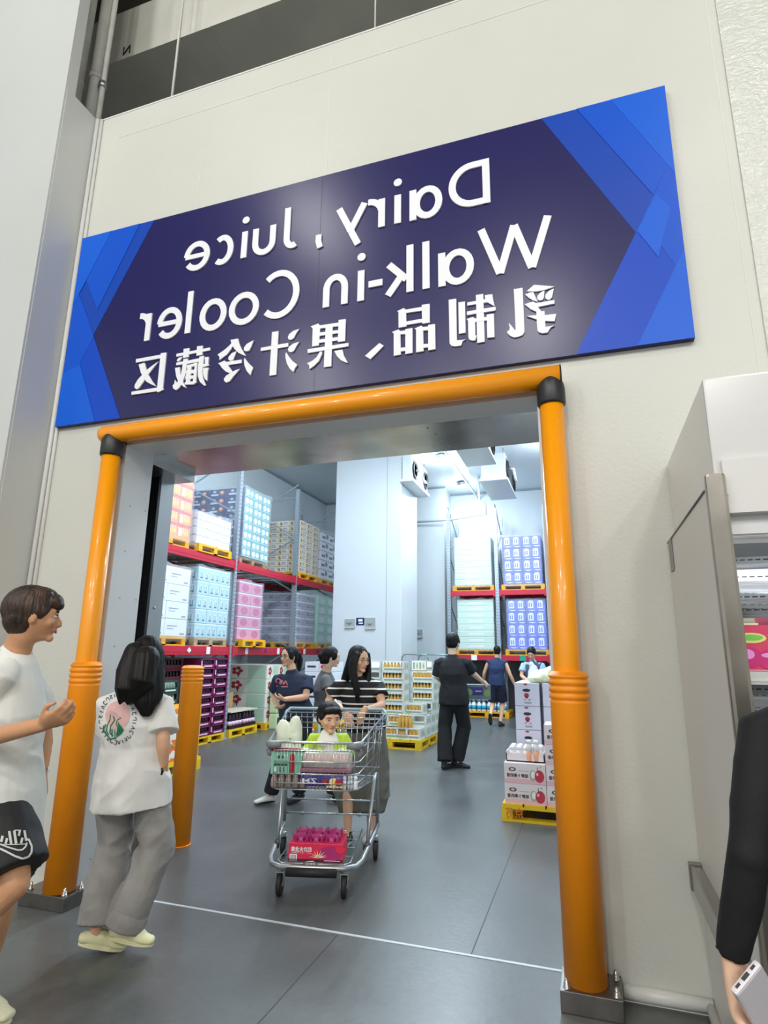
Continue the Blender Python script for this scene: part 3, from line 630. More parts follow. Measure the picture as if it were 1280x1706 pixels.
def d_pink(mb, F, w, h): disc(mb, F, .5, .45, .3, .35, 1); quad(mb, F, 0, 1, .9, 1, 2); disc(mb, F, .62, .4, .14, .22, 3, .002)
def d_green(mb, F, w, h): quad(mb, F, 0, 1, .84, 1, 1); quad(mb, F, .3, .72, .3, .6, 2)
def d_grey(mb, F, w, h): quad(mb, F, .1, .4, .3, .7, 1); quad(mb, F, .5, .9, .4, .5, 1); quad(mb, F, 0, 1, .9, 1, 2)
X1 = -6.13; X0 = -7.25
ZH, ZM = 3.255, 1.705
rackloads = [
 ('shrink-wrapped orange and red juice load at the left end of the rack upper level', X0, X1, 7.16, 8.10, ZH, 4.36, (3, 3, 5), [ORG, WH_, YEC, REDC], d_orange, True, 1),
 ('low white shrink-wrapped load beside the orange juice load on the rack upper level', X0+.1, X1, 8.28, 9.28, ZH, 3.80, (3, 3, 4), [WH_, BRN, ORG, GREYC], d_white, True, 3),
 ('tall teal and navy carton load right of the second rack upright, upper level', X0-.1, X1, 9.68, 10.68, ZH, 4.60, (3, 3, 8), [TEA, WH_, CYA, BLUD, ORG], d_teal, True, 2),
 ('tall beige carton load with golden pattern on the rack upper level', X0, X1, 12.08, 13.12, ZH, 4.46, (4, 3, 9), [TANC, BRN, BRN, GREYC], d_tan, False, 4),
 ('white and navy striped load at the far end of the rack upper level', X0, X1, 13.26, 14.2, ZH, 4.42, (2, 2, 5), [WH_, BLUD, BLUD, GREYC], d_blue, True, 5),
 ('white shrink-wrapped carton load at the left end of the rack middle level', X0, X1, 7.14, 8.22, ZM, 2.78, (2, 2, 4), [WH_, GREYC, GREYC, GREYC], d_white, True, 7),
 ('pale cyan bottle load left of the second rack upright, middle level', X0, X1, 8.42, 9.38, ZM, 2.88, (3, 3, 5), [CYA, WH_, TEA, BLUD], d_cyan, True, 6),
 ('pink and magenta wrapped load right of the second rack upright, middle level', X0+.25, X1, 9.7, 10.55, ZM, 2.78, (2, 2, 5), [PNK, MAG, WH_, MAG], d_pink, True, 8),
 ('dark grey wrapped load right of the pink one on the rack middle level', X0, X1, 12.06, 13.0, ZM, 2.78, (3, 2, 6), [GREYC, GRYD, WH_, GRYD], d_grey, True, 10),
 ('mint green wrapped load at the far end of the rack middle level', X0, X1, 13.16, 14.2, ZM, 2.82, (2, 2, 5), [MINT, WH_, CYA, WH_], d_pink, True, 12)]
for lab, x0, x1, y0, y1, z0, z1, n, ms, dec, wr, sd in rackloads:
    load(lab, x0, x1, y0, y1, z0, z1, n, ms, dec, wr, 'pallet loads on the left rack', seed=sd, decor_y=d_bowl if sd == 2 else None)
    up_ = z0 > 3; where = lab.split('load')[0].split(' shrink')[0]
    nm = {1: 'orange juice load', 3: 'low white load', 2: 'tall teal load', 4: 'tall beige load', 5: 'navy striped load', 7: 'white carton load', 6: 'pale cyan load', 8: 'pink load', 10: 'dark grey load', 12: 'mint green load'}[sd]
    pm, pn = (PALW, 'pale wooden') if sd in (2, 6) else (PALO, 'yellow')
    pallet(((x0+x1)/2+.0, (y0+y1)/2, z0-.14), 1.14, y1-y0-.02, .14, pm, '%s pallet carrying the %s on the left rack' % (pn, nm), 'pallets on the left rack')
# right rack loads
rl = [('green tray load, left one on the upper level of the back rack', -3.17, -2.22, 15.1, 16.1, 3.185, 4.42, (1, 2, 8), [GRN, GRN2, WH_], d_green, 21, 'left green load, upper level'),
      ('blue jug load in wrap, right one on the upper level of the back rack', -1.93, -.98, 15.1, 16.1, 3.185, 4.40, (2, 2, 4), [BLU, WH_, BLUD], d_jug, 22, 'right blue load, upper level'),
      ('green tray load, left one on the lower level of the back rack', -3.12, -2.2, 15.1, 16.1, 1.60, 2.82, (1, 2, 8), [GRN, GRN2, WH_], d_green, 23, 'left green load, lower level'),
      ('blue jug load in wrap, right one on the lower level of the back rack', -1.88, -.94, 15.1, 16.1, 1.60, 2.80, (2, 2, 4), [BLU, WH_, BLUD], d_jug, 24, 'right blue load, lower level'),
      ('green tray load at the right end of the upper level of the back rack', -.7, .2, 15.1, 16.1, 3.185, 4.30, (1, 2, 7), [GRN, GRN2, WH_], d_green, 25, 'end load, upper level')]
for lab, x0, x1, y0, y1, z0, z1, n, ms, dec, sd, nm in rl:
    load(lab, x0, x1, y0, y1, z0, z1, n, ms, dec, True, 'pallet loads on the back rack', seed=sd)
    pallet(((x0+x1)/2, (y0+y1)/2, z0-.14), 1.06, 1.0, .14, PALO, 'yellow pallet under the %s of the back rack' % nm, 'pallets on the back rack')

# ============================================================ FLOOR GOODS, LEFT SIDE
ORD = ['bottom', 'second', 'third', 'fourth', 'fifth', 'sixth', 'seventh', 'eighth', 'topmost']
PURP = mat('purple_crate_plastic', '#7a1d55', 0.45); DARKB = mat('dark_bottles', '#2a1726', 0.3); PPL = mat('pale_pink_label', '#f2c9dc', 0.5)
def crate(name, x0, x1, y0, y1, z0, h, m, label, cat, group, dark, lab_, nb=7):
    """open-fronted carton tray with a window showing bottle necks"""
    r = empty(name, ((x0+x1)/2, (y0+y1)/2, z0), label, cat, group); t = .012
    b = MB(); b.box(x0, x1, y0, y1, z0, z0+t)
    b.box(x0, x1, y0, y0+t, z0, z0+h); b.box(x0, x1, y1-t, y1, z0, z0+h); b.box(x0, x0+t, y0, y1, z0, z0+h)
    b.box(x1-t, x1, y0, y1, z0, z0+h*.38); b.box(x1-t, x1, y0, y1, z0+h*.86, z0+h)
    b.box(x1-t, x1, y0, y0+.035, z0, z0+h); b.box(x1-t, x1, y1-.035, y1, z0, z0+h)
    b.build('tray', m, r)
    q = MB()
    for i in range(nb):
        yy = y0+.06+(y1-y0-.12)*i/(nb-1); q.lathe((x1-.05, yy, z0+t), [(.022, 0), (.022, h*.5), (.012, h*.72), (.012, h*.82)], 8)
    q.m = 1; q.box(x0+t, x1-.09, y0+t, y1-t, z0+t, z0+h*.8)
    q.build('bottles', [dark, dark], r)['kind'] = 'stuff'
    l_ = MB(); l_.box(x1, x1+.001, y0+.22*(y1-y0), y0+.8*(y1-y0), z0+h*.1, z0+h*.24); l_.box(x1, x1+.001, y0+.004, y0+.03, z0+h*.25, z0+h*.75)
    l_.build('printed_band', lab_, r)
    return r
pallet((-6.6, 9.02, 0), 1.04, .86, .13, PALY, 'yellow pallet under the tall purple crate stack on the left', 'floor pallets on the left')
c0 = None
for k in range(8):
    for j in range(2):
        lab = 'purple bottle crate, %s from the floor in the %s column of the purple stack' % (ORD[k] if k else 'lowest', 'near' if j == 0 else 'far')
        if c0 is None:
            c0 = crate('bottle_crate', -6.44, -6.08, 8.62, 9.02, .13, .152, PURP, lab, 'crate', 'purple bottle crates', DARKB, PPL)
        else: copy_tree(c0, (0, j*.41, k*.155), lab)
CRIM = mat('dark_crimson_crate', '#5d1226', 0.5)
pallet((-6.75, 7.95, 0), 1.0, .95, .13, PALO, 'yellow pallet under the crimson crates behind the bollard', 'floor pallets on the left')
c1 = None
for k in range(7):
    for j in range(2):
        lab = 'dark crimson crate, %s from the floor in the %s column behind the bollard' % (ORD[k] if k else 'lowest', 'near' if j == 0 else 'far')
        if c1 is None: c1 = crate('bottle_crate', -6.75, -6.3, 7.55, 7.98, .13, .175, CRIM, lab, 'crate', 'crimson bottle crates', DARKB, CRIM, 5)
        else: copy_tree(c1, (0, j*.44, k*.178), lab)
# dark green crates and orange fruit cartons by the bollard
DGR = mat('dark_green_crate', '#26453f', 0.5)
pallet((-5.38, 6.68, 0), .95, .86, .15, PALY, 'yellow pallet under the orange fruit cartons behind the bollard', 'floor pallets on the left')
oc = None
YBX = mat('orange_fruit_carton', '#f0a21f', 0.5); ORP = mat('orange_print', '#f27a2c', 0.5); WPR = mat('white_print', '#f6efe2', 0.5)
for k in range(3):
    for j in range(2):
        for i in range(2):
            lab = 'yellow carton with orange fruit print, %s layer, %s %s of the pallet by the bollard' % (('bottom', 'middle', 'top')[k], ('near', 'far')[j], ('back', 'front')[i])
            if oc is None:
                r = empty('fruit_carton', (-5.62, 6.47, .15), lab, 'carton', 'orange fruit cartons')
                b = MB(); b.bbox(-5.84, -5.40, 6.27, 6.67, .15, .36, .006); b.build('box', YBX, r)
                b = MB()
                for F in (lambda u, v, t=0: V((-5.399+t, 6.27+.4*u, .15+.21*v)), lambda u, v, t=0: V((-5.84+.44*u, 6.269-t, .15+.21*v))):
                    quad(b, F, .3, .95, .1, .9, 0, .001); disc(b, F, .5, .35, .16, .22, 1, .002); disc(b, F, .74, .45, .13, .22, 1, .002)
                b.build('fruit_print', [ORP, WPR], r); oc = r
            else: copy_tree(oc, (i*.46, j*.42, k*.215), lab)
gc = None
for k in range(2):
    for j in range(2):
        lab = 'dark green tray with bottles, %s one %s on top of the orange fruit cartons' % (('lower', 'upper')[k], ('near', 'far')[j])
        if gc is None: gc = crate('bottle_tray', -5.8, -5.3, 6.32, 6.68, .797, .15, DGR, lab, 'crate', 'dark green trays', mat('pale_green_bottles', '#a9bfae', 0.4), mat('mint_band', '#bfe0d0', 0.5), 5)
        else: copy_tree(gc, (0, j*.38, k*.152), lab)
# jars pallet
pallet((-6.58, 10.07, 0), 1.0, .96, .14, PALY, 'yellow pallet under the dark jar cases between the rack uprights', 'floor pallets on the left')
JAR = mat('dark_jar_glass', '#2b1a2c', 0.2); CREAM = mat('cream_lid', '#d9d2bd', 0.5)
jc = None
for j in range(2):
    lab = 'open case of dark jars, %s one on the yellow pallet between the rack uprights' % ('near' if j == 0 else 'far')
    if jc is None:
        r = empty('jar_case', (-6.3, 9.84, .14), lab, 'case', 'jar cases')
        MB().box(-6.5, -6.1, 9.62, 10.05, .14, .20).build('tray', DARKB, r)
        MB().box(-6.52, -6.08, 9.61, 10.06, .42, .44).build('lid_sheet', CREAM, r)
        for a in range(2):
            for b_ in range(4):
                q = MB(); q.lathe((-6.15-.1*a, 9.68+.105*b_, .15), [(.045, 0), (.047, .16), (.035, .2), (.035, .24)], 12)
                q.m = 1; q.lathe((-6.15-.1*a, 9.68+.105*b_, .20), [(.0485, 0), (.0485, .07)], 12)
                q.build('jar', [JAR, PPL], r)
        jc = r
    else: copy_tree(jc, (0, .46, 0), lab)
o = MB().bbox(-6.85, -6.55, 10.0, 10.4, .14, .72, .01).build('brown_carton', CARD); tag(o, 'plain brown carton standing behind the dark jar cases', 'carton')
load('white and grey wrapped load standing on the floor deep behind the second upright', -7.4, -7.0, 9.7, 10.5, 0.0, 1.2, (1, 2, 4), [WH_, GREYC, GREYC], d_white, True, seed=31)
# flower print cartons
FLW = mat('carton_ivory', '#e9e6da', 0.5); FRED = mat('red_flower_print', '#b02c3a', 0.5); PGRN = mat('pale_green_print', '#b9d9c0', 0.5); DRKP = mat('dark_print', '#3d3a3f', 0.5)
def d_flower(mb, F, w, h):
    for a in range(5): disc(mb, F, .28+.09*cos(a*1.257), .55+.2*sin(a*1.257), .055, .13, 1, .001, 8)
    quad(mb, F, .3, .33, .1, .5, 3); quad(mb, F, .55, .97, .06, .94, 2)
fc = None
pallet((-6.58, 11.3, 0), 1.04, .98, .13, PALO, 'yellow pallet under the red flower cartons', 'floor pallets on the left')
for k in range(4):
    for j in range(2):
        lab = 'ivory carton with red flowers, %s layer, %s one of the pair by the rack' % (('lowest', 'second', 'third', 'top')[k], ('near', 'far')[j])
        if fc is None:
            r = empty('flower_carton', (-6.58, 11.06, .13), lab, 'carton', 'red flower cartons')
            b = MB(); b.bbox(-7.04, -6.10, 10.84, 11.3, .13, .40, .006)
            d_flower(b, lambda u, v, t=0: V((-7.04+.94*u, 10.839-t, .13+.27*v)), 1, 1); d_flower(b, lambda u, v, t=0: V((-6.099+t, 10.84+.46*u, .13+.27*v)), 1, 1)
            b.build('box', [FLW, FRED, PGRN, DRKP], r); fc = r
        else: copy_tree(fc, (0, j*.47, k*.275), lab)
# dairy packs bulging in front of them
mp = None
for k in range(3):
    lab = 'green and cream dairy pack, %s one against the red flower cartons' % ('lowest', 'middle', 'upper')[k]
    if mp is None:
        r = empty('dairy_pack', (-5.98, 11.2, .0), lab, 'pack', 'dairy packs')
        b = MB().bbox(-6.07, -5.9, 10.95, 11.45, .0, .3, .03).build('pouch', mat('pale_lime_pack', '#cfe0b0', 0.5), r)
        q = MB()
        for i in range(4): q.bbox(-5.9, -5.88, 10.99+i*.12, 11.06+i*.12, .06, .22, .005)
        q.build('dark_panel', DRKP, r); mp = r
    else: copy_tree(mp, (0, 0, k*.302), lab)
# pink white boxes behind the navy woman
pb_ = None
pallet((-5.2, 11.7, 0), .9, .8, .13, PALO, 'yellow pallet under the white and pink carton column behind the two women', 'floor pallets on the left')
for k in range(6):
    lab = 'white carton with a red picture, %s of the column behind the two women' % (['lowest', 'second', 'third', 'fourth', 'fifth', 'top'][k])
    if pb_ is None:
        r = empty('picture_carton', (-5.2, 11.6, .13), lab, 'carton', 'white and pink cartons')
        b = MB().bbox(-5.5, -4.9, 11.32, 11.9, .13, .32, .005)
        F = lambda u, v, t=0: V((-5.5+.6*u, 11.319-t, .13+.19*v)); quad(b, F, .5, .92, .15, .85, 2); disc(b, F, .72, .5, .14, .25, 1, .002); quad(b, F, .08, .4, .4, .6, 3)
        b.build('box', [WH_, FRED, PPL, DRKP], r); pb_ = r
    else: copy_tree(pb_, (0, 0, k*.195), lab)

# ============================================================ JUICE TRAY DISPLAY, CENTRE
for yc, wh in ((10.15, 'near'), (11.3, 'far')):
    pallet((-3.12, yc, 0), 1.04, 1.1, .15, PALY, 'yellow pallet, %s one under the white juice tray display' % wh, 'pallets under the juice display')
TRAYW = mat('white_tray_card', '#e9ebe4', 0.5); JUI = mat('golden_juice', '#d9a850', 0.25); CAPD = mat('juice_cap', '#e6cf98', 0.4); LEAF = mat('green_leaf_print', '#8fae7a', 0.5); GRT = mat('grey_text_print', '#9aa49a', 0.5); SHD = mat('tray_inside_card', '#c7bfa9', 0.7)
TW, TD, TH = .40, .29, .172
def tray(label):
    r = empty('juice_tray', (0, 0, 0), label, 'juice tray', 'white juice trays'); w_ = TW/2; t = .008
    b = MB(); b.box(-w_, w_, 0, TD, 0, t); b.box(-w_, w_, 0, t, 0, TH*.42); b.box(-w_, w_, TD-t, TD, 0, TH)
    b.box(-w_, -w_+t, 0, TD, 0, TH); b.box(w_-t, w_, 0, TD, 0, TH); b.box(-w_, -w_+.03, 0, t, 0, TH); b.box(w_-.03, w_, 0, t, 0, TH)
    b.box(-w_, w_, 0, .012, TH*.9, TH)
    for sgn_ in (-1, 1):
        F = (lambda s: lambda u, v, q=0: V((s*(w_+q), .01+u*(TD-.02), v*TH)))(sgn_)
        for k, u in enumerate((.12, .34, .56, .78)): 
            quad(b, F, u, u+.12, .2, .85, 2 if k % 2 else 3, .001); disc(b, F, u+.06, .5, .05, .2, 1, .002, 8)
    b.build('tray', [TRAYW, LEAF, GRT, mat('faint_fruit_print', '#d8cf9c', 0.5)], r)
    q = MB(); q.box(-w_+.05, 0, -.001, 0, TH*.14, TH*.3); q.m = 1; q.box(.005, w_-.03, -.001, 0, TH*.14, TH*.3); q.build('printed_band', [LEAF, GRT], r)
    return r
def bottle6(): 
    q = MB(); q.lathe((0, 0, .009), [(.025, 0), (.027, .01), (.027, .095), (.018, .118), (.016, .128)], 10); return q
tr0 = None; bt0 = None
BL = 'small golden juice bottle in the front row of a white display tray'
def put_tray(x, y, z, label, rot=0, bottles=True, rows=1):
    global tr0, bt0
    if tr0 is None: tr0 = tray(label); tr0.location = (x, y, z); tr0['_w'] = V((0, 0, 0)); o = tr0
    else:
        o = copy_tree(tr0, (0, 0, 0), label); o.location = (x, y, z)
    o.rotation_euler.z = rot
    if bottles:
        for rw in range(rows):
            for i in range(6):
                lx, ly = -TW/2+.05+i*(TW-.1)/5, .045+rw*.06
                wx_, wy_ = x+lx*cos(rot)-ly*sin(rot), y+lx*sin(rot)+ly*cos(rot)
                if bt0 is None:
                    bt0 = empty('juice_bottle', (0, 0, 0), BL, 'juice bottle', 'small juice bottles in the trays')
                    bottle6().build('bottle_body', JUI, bt0)
                    MB().lathe((0, 0, .132), [(.0185, 0), (.0185, .024), (.014, .027)], 10).build('cap', CAPD, bt0)
                    b = bt0
                else: b = copy_tree(bt0, (0, 0, 0))
                b.location = (wx_, wy_, z)
pos_ = []
P0 = .15
def rowname(k): return ['lowest', 'second', 'third', 'fourth', 'fifth', 'sixth', 'seventh', 'eighth'][k]
for k, y, xs in [(0, 9.63, (-3.64+.2, -3.23+.2, -2.82)), (1, 9.78, (-3.6+.16, -3.03, -2.90+.0)[:2])]:
    for n_, x in enumerate(xs):
        put_tray(x, y, P0+k*TH, 'open tray of golden juice bottles, %s row, %s from the left of the display' % (rowname(k), ('first', 'second', 'third')[n_]), 0, True, 2)
for k in range(2, 7): put_tray(-3.16, 9.86, P0+k*TH, 'white tray of juice bottles in the tall left column, %s from the pallet' % rowname(k))
for k in range(2, 7): put_tray(-3.57, 9.86, P0+k*TH, 'white juice tray in the column behind the striped woman, %s from the pallet' % rowname(k), 0, False)
put_tray(-2.88, 10.02, P0+2*TH, 'white open tray of golden juice bottles standing on the second row at the right', 0, True, 2)
put_tray(-2.80, 10.06+.3, P0+2*TH, 'white tray right behind the open tray on the second row', 0, False)
for k in range(3, 6): put_tray(-2.78, 10.36, P0+k*TH, 'white tray of juice bottles in the right column, %s from the pallet' % rowname(k), 0, True, 2 if k == 5 else 1)
put_tray(-2.76, 10.80, P0+6*TH, 'white tray with leafy side turned to the door on top of the juice display', pi/2, False)
for k in range(6):
    for j in range(3):
        y = 9.95+j*.31 if k < 2 else 10.66+j*.31
        if k >= 4 and j > 0: continue
        put_tray(-2.80 if k < 2 else -2.80, y+(.0 if k else -.02), P0+k*TH, 'white tray with printed end at the right edge, %s layer, %s behind the front' % (rowname(k), ('first', 'second', 'third')[j]), 0, False)
for k in range(2):
    for j in range(2):
        put_tray(-2.80, 10.90+j*.31+(0 if k else -.02), P0+k*TH, 'printed tray end near the back of the right edge, %s layer, %s from back' % (rowname(k), ('second', 'last')[j]), 0, False)
# loose pack of six taller bottles
pk = None
for i in range(4):
    for j in range(2):
        if pk is None:
            pk = empty('juice_bottle', (-2.97, 9.66, P0+TH), 'taller golden juice bottle of the loose pack standing on the front tray row', 'juice bottle', 'loose pack of juice bottles')
            MB().lathe((-2.97, 9.66, P0+TH), [(.026, 0), (.028, .012), (.028, .12), (.016, .155), (.015, .17)], 12).build('bottle_body', JUI, pk)
            MB().lathe((-2.97, 9.66, P0+TH+.17), [(.017, 0), (.017, .025), (.012, .028)], 12).build('cap', CAPD, pk)
        else: copy_tree(pk, (i*.058, j*.058, 0))
# roll cages behind the juice
WIRE = mat('green_grey_wire', '#7f958f', 0.35, 0.6)
for i, (x0, x1, y) in enumerate([(-3.66, -3.10, 12.05), (-3.40, -3.03+.3, 11.93+.45)]):
    r = empty('roll_cage', ((x0+x1)/2, y, 0), 'wire roll cage, %s of the two behind the juice display' % ('nearer' if i == 0 else 'farther'), 'roll cage', 'roll cages')
    h = 1.46
    MB().tube([(x0, y, .1), (x0, y, h-.06), (x0+.05, y, h), (x1-.06, y, h), (x1, y, h-.07), (x1, y, .1)], .013, 8).build('hoop', WIRE, r)
    m = MB()
    for k in range(1, 7): xx = x0+(x1-x0)*k/7; m.tube([(xx, y, .12), (xx, y, h)], .004, 5)
    for k in range(1, 9): m.tube([(x0, y, .12+k*.15), (x1, y, .12+k*.15)], .004, 5)
    m.build('mesh_panel', WIRE, r)
    MB().box(x0, x1, y, y+.3, .1, .12).build('base_tray', ZINC, r)
    for xx in (x0+.05, x1-.05): MB().lathe((xx, y+.1, .05), [(.05, -.012), (.05, .012)], 14, axis='x').build('wheel', BLACKR, r)

# ============================================================ RIGHT SIDE: STRAWBERRY CARTONS AND APPLE DRINK BOXES
pallet((-.26, 6.62, 0), 1.2, 1.2, .15, PALY, 'worn yellow pallet under the pink apple drink boxes at the right', 'pallet at the right')
PR = mat('pallet_red_stencil', '#d97a14', 0.6)
m = MB(); put_text(m, '京苏', lambda u, v: V((-.83+.17*u, 6.0199-.0012, .03+.09*v)), 0, 1, 0, 1, .02, True); o = m.build('stencil', PR); tag(o, 'faded orange characters stencilled on the block of the worn yellow pallet', 'stencil')
STW = mat('strawberry_carton_white', '#dcdbe9', 0.45); SRED = mat('strawberry_red', '#b53148', 0.45); SBLK = mat('black_print', '#2f2c34', 0.5); SGR = mat('soft_grey_print', '#a7a4b4', 0.5)
sc0 = None
for k in range(4):
    for j in range(2):
        for i in range(2):
            if j == 1 and k < 3: continue
            lab = 'white carton with a strawberry print, %s of the %s column in the %s row' % (('lowest', 'second', 'third', 'topmost')[k], ('left', 'right')[i], ('front', 'rear')[j])
            if sc0 is None:
                r = empty('strawberry_carton', (-.64, 6.79, .27), lab, 'carton', 'strawberry cartons')
                b = MB().bbox(-.768, -.516, 6.6, 6.98, .27, .50, .005); b.m = 0
                F = lambda u, v, t=0: V((-.768+.252*u, 6.599-t, .27+.23*v))
                disc(b, F, .45, .94, .08, .04, 1, .001); disc(b, F, .48, .68, .16, .07, 2, .001); disc(b, F, .48, .46, .10, .10, 1, .001); disc(b, F, .48, .38, .06, .06, 1, .001)
                quad(b, F, .36, .44, .24, .31, 3); quad(b, F, .54, .64, .24, .31, 3); quad(b, F, .38, .66, .1, .18, 3)
                b.build('box', [STW, SRED, SBLK, SGR], r); sc0 = r
            else: copy_tree(sc0, (i*.285, j*.39, k*.234), lab)
MB().box(-.768, -.2, 6.6, 7.0, .15, .27).build('plain_carton', STW)
tag(COL.objects['plain_carton'], 'plain white carton layer under the strawberry cartons', 'carton')
PINKB = mat('pink_apple_carton', '#e8dbd9', 0.45); APR = mat('apple_red', '#c2364a', 0.4); APG = mat('apple_print_green', '#a9b3a3', 0.5); PB2 = mat('pale_pink_band', '#e7b9bd', 0.5); BRNP = mat('brown_print', '#5b3f3f', 0.5)  # grey-green ink of the flower, leaf and line on the apple boxes
def apple_face(b, F):
    quad(b, F, 0, 1, 0, .22, 4, .0008)
    disc(b, F, .69, .42, .075, .28, 2, .0012); disc(b, F, .70, .46, .05, .18, 5, .0013)
    disc(b, F, .85, .40, .115, .31, 1, .0016); disc(b, F, .80, .5, .03, .08, 4, .002); quad(b, F, .80, .815, .6, .85, 3, .002); disc(b, F, .88, .86, .02, .05, 2, .002)
    disc(b, F, .2, .68, .09, .10, 3, .001); disc(b, F, .2, .68, .05, .05, 0, .002); quad(b, F, .34, .6, .6, .63, 2)
    b.m = 3; put_text(b, '胡萝卜果奶昔', lambda u, v: F(.06+.52*u, .28+.20*v, .002), 0, 1, 0, 1, .03, True); b.m = 0
ac0 = None
for col, cx in enumerate((-.64, -.258, .124)):
    for k in range(2 if col == 0 else 4):
        lab = 'pink apple drink box, %s of the %s column on the worn pallet' % (('lowest', 'second', 'third', 'topmost')[k], ('left', 'middle', 'right')[col])
        if ac0 is None:
            r = empty('apple_drink_box', (-.64, 6.2, .15), lab, 'carton', 'pink apple drink boxes')
            b = MB().bbox(-.829, -.451, 6.05, 6.35, .15, .325, .004); apple_face(b, lambda u, v, t=0: V((-.829+.378*u, 6.049-t, .15+.175*v)))
            b.build('box', [PINKB, APR, APG, BRNP, PB2, WPR], r); ac0 = r
        else: copy_tree(ac0, (cx+.64, 0, k*.177), lab)
# open tray with milk white bottle tops
r = empty('open_tray', (-.64, 6.35, .503), 'open white tray of white bottle tops on the left apple drink boxes', 'tray')
b = MB(); x0, x1, y0, y1, z0 = -.815, -.46, 6.12, 6.52, .503
b.box(x0, x1, y0, y1, z0, z0+.01); b.box(x0, x1, y0, y0+.008, z0, z0+.075); b.box(x0, x1, y1-.008, y1, z0, z0+.1); b.box(x0, x0+.008, y0, y1, z0, z0+.09); b.box(x1-.008, x1, y0, y1, z0, z0+.09)
b.build('tray', PINKB, r)
wb = None
for i in range(5):
    for j in range(3):
        if j == 0 and 2 < i: continue
        p = (-.77+.065*i, 6.22+.09*j, .513)
        if wb is None:
            wb = empty('milk_bottle', p, 'white milk drink bottle standing in the open tray at the right', 'bottle', 'white bottles in the open tray')
            MB().lathe(p, [(.028, 0), (.03, .01), (.03, .06), (.02, .085)], 12).build('bottle_body', mat('milky_plastic', '#ece8e6', 0.3), wb)
            MB().lathe((p[0], p[1], p[2]+.085), [(.024, 0), (.024, .026), (.018, .03)], 12).build('cap', WHITE, wb)
            first = p
        else: copy_tree(wb, (p[0]-first[0], p[1]-first[1], 0))
PCH = mat('peach_drink', '#e8a27c', 0.25)
tb = None
for i in range(2):
    p = (-.60+.065*i, 6.14, .513)
    lab = 'tall clear bottle of peach drink, %s of the two on the open tray' % ('left', 'right')[i]
    if tb is None:
        tb = empty('drink_bottle', p, lab, 'bottle', 'tall peach drink bottles')
        q = MB(); q.lathe(p, [(.026, 0), (.03, .012), (.03, .09)], 14); q.m = 1; q.lathe((p[0], p[1], p[2]+.09), [(.03, 0), (.03, .035), (.022, .06), (.018, .065)], 14)
        q.build('bottle_body', [PCH, mat('clear_plastic', '#e9e6dd', 0.15)], tb)
        MB().lathe((p[0], p[1], p[2]+.155), [(.022, 0), (.022, .03), (.016, .034)], 14).build('cap', WHITE, tb)
    else: copy_tree(tb, (.065, 0, 0), lab)
# bag on the strawberry cartons
def blob(name, parts, m, voxel=.012, amp=0, f=8, par=None, label=None, cat=None):
    mb = MB()
    for c, rr_ in parts: mb.ell(c, rr_, 16)
    o = mb.build(name, m, par, base=parts[0][0] if par is None else None)
    remesh(o, voxel, 4)
    if amp: noisy(o, amp, (f, f, f))
    if label: tag(o, label, cat)
    return o
def remesh(o, voxel, sm=4):
    md = o.modifiers.new('r', 'REMESH'); md.mode = 'VOXEL'; md.voxel_size = voxel; md.use_smooth_shade = True
    if sm: s = o.modifiers.new('s', 'SMOOTH'); s.factor = .5; s.iterations = sm
    bpy.context.view_layer.update()
    me = bpy.data.meshes.new_from_object(o.evaluated_get(bpy.context.evaluated_depsgraph_get()))
    ms = [x for x in o.data.materials]; o.modifiers.clear(); old = o.data; o.data = me; bpy.data.meshes.remove(old)
    if len(me.materials) == 0:
        for x in ms: me.materials.append(x)
    for p in me.polygons: p.use_smooth = True
blob('plastic_bag', [((-.46, 6.8, 1.26), (.17, .16, .08)), ((-.36, 6.8, 1.29), (.12, .14, .09)), ((-.55, 6.74, 1.24), (.1, .12, .045))], mat('pale_yellow_bag', '#e8e8c0', 0.35, bump=.5, bscale=14), .012, .02, 14, None, 'pale yellow plastic bag lying on top of the strawberry cartons', 'bag')
blob('white_bag', [((-.60, 7.05, 1.28), (.06, .1, .10)), ((-.62, 7.05, 1.36), (.03, .05, .06))], mat('white_bag_film', '#e4e6e8', 0.4), .01, .015, 14, None, 'white crumpled bag standing behind the pale yellow bag', 'bag')

# ============================================================ FAR FLOOR GOODS
for i, xc in enumerate((-2.42, -1.18)):
    pallet((xc, 15.45, 0), 1.05, .95, .14, PALO, 'yellow pallet on the floor under the back rack, %s one' % ('left', 'right')[i], 'floor pallets under the back rack')
BCY = mat('cyan_bottle_label', '#2f9fc4', 0.35); PWH = mat('white_bottle', '#e9eef2', 0.35)
wp = None
for k in range(2):
    for j in range(4):
        lab = 'pack of white bottles with cyan labels, %s layer, %s on the back left pallet' % (('lower', 'upper')[k], ('first', 'second', 'third', 'fourth')[j])
        if wp is None:
            r = empty('bottle_pack', (-2.8, 15.1, .14), lab, 'bottle pack', 'cyan bottle packs')
            for a in range(2):
                for b_ in range(2):
                    q = MB(); px_, py_ = -2.86+.115*a, 15.06+.115*b_; q.lathe((px_, py_, .14), [(.05, 0), (.055, .02), (.055, .15), (.03, .2), (.02, .22)], 12)
                    q.m = 1; q.lathe((px_, py_, .18), [(.057, 0), (.057, .09)], 12); q.lathe((px_, py_, .355), [(.024, 0), (.024, .02)], 10)
                    q.build('bottle', [PWH, BCY], r)
            wp = r
        else: copy_tree(wp, (j*.245, 0, k*.245), lab)
gp = None
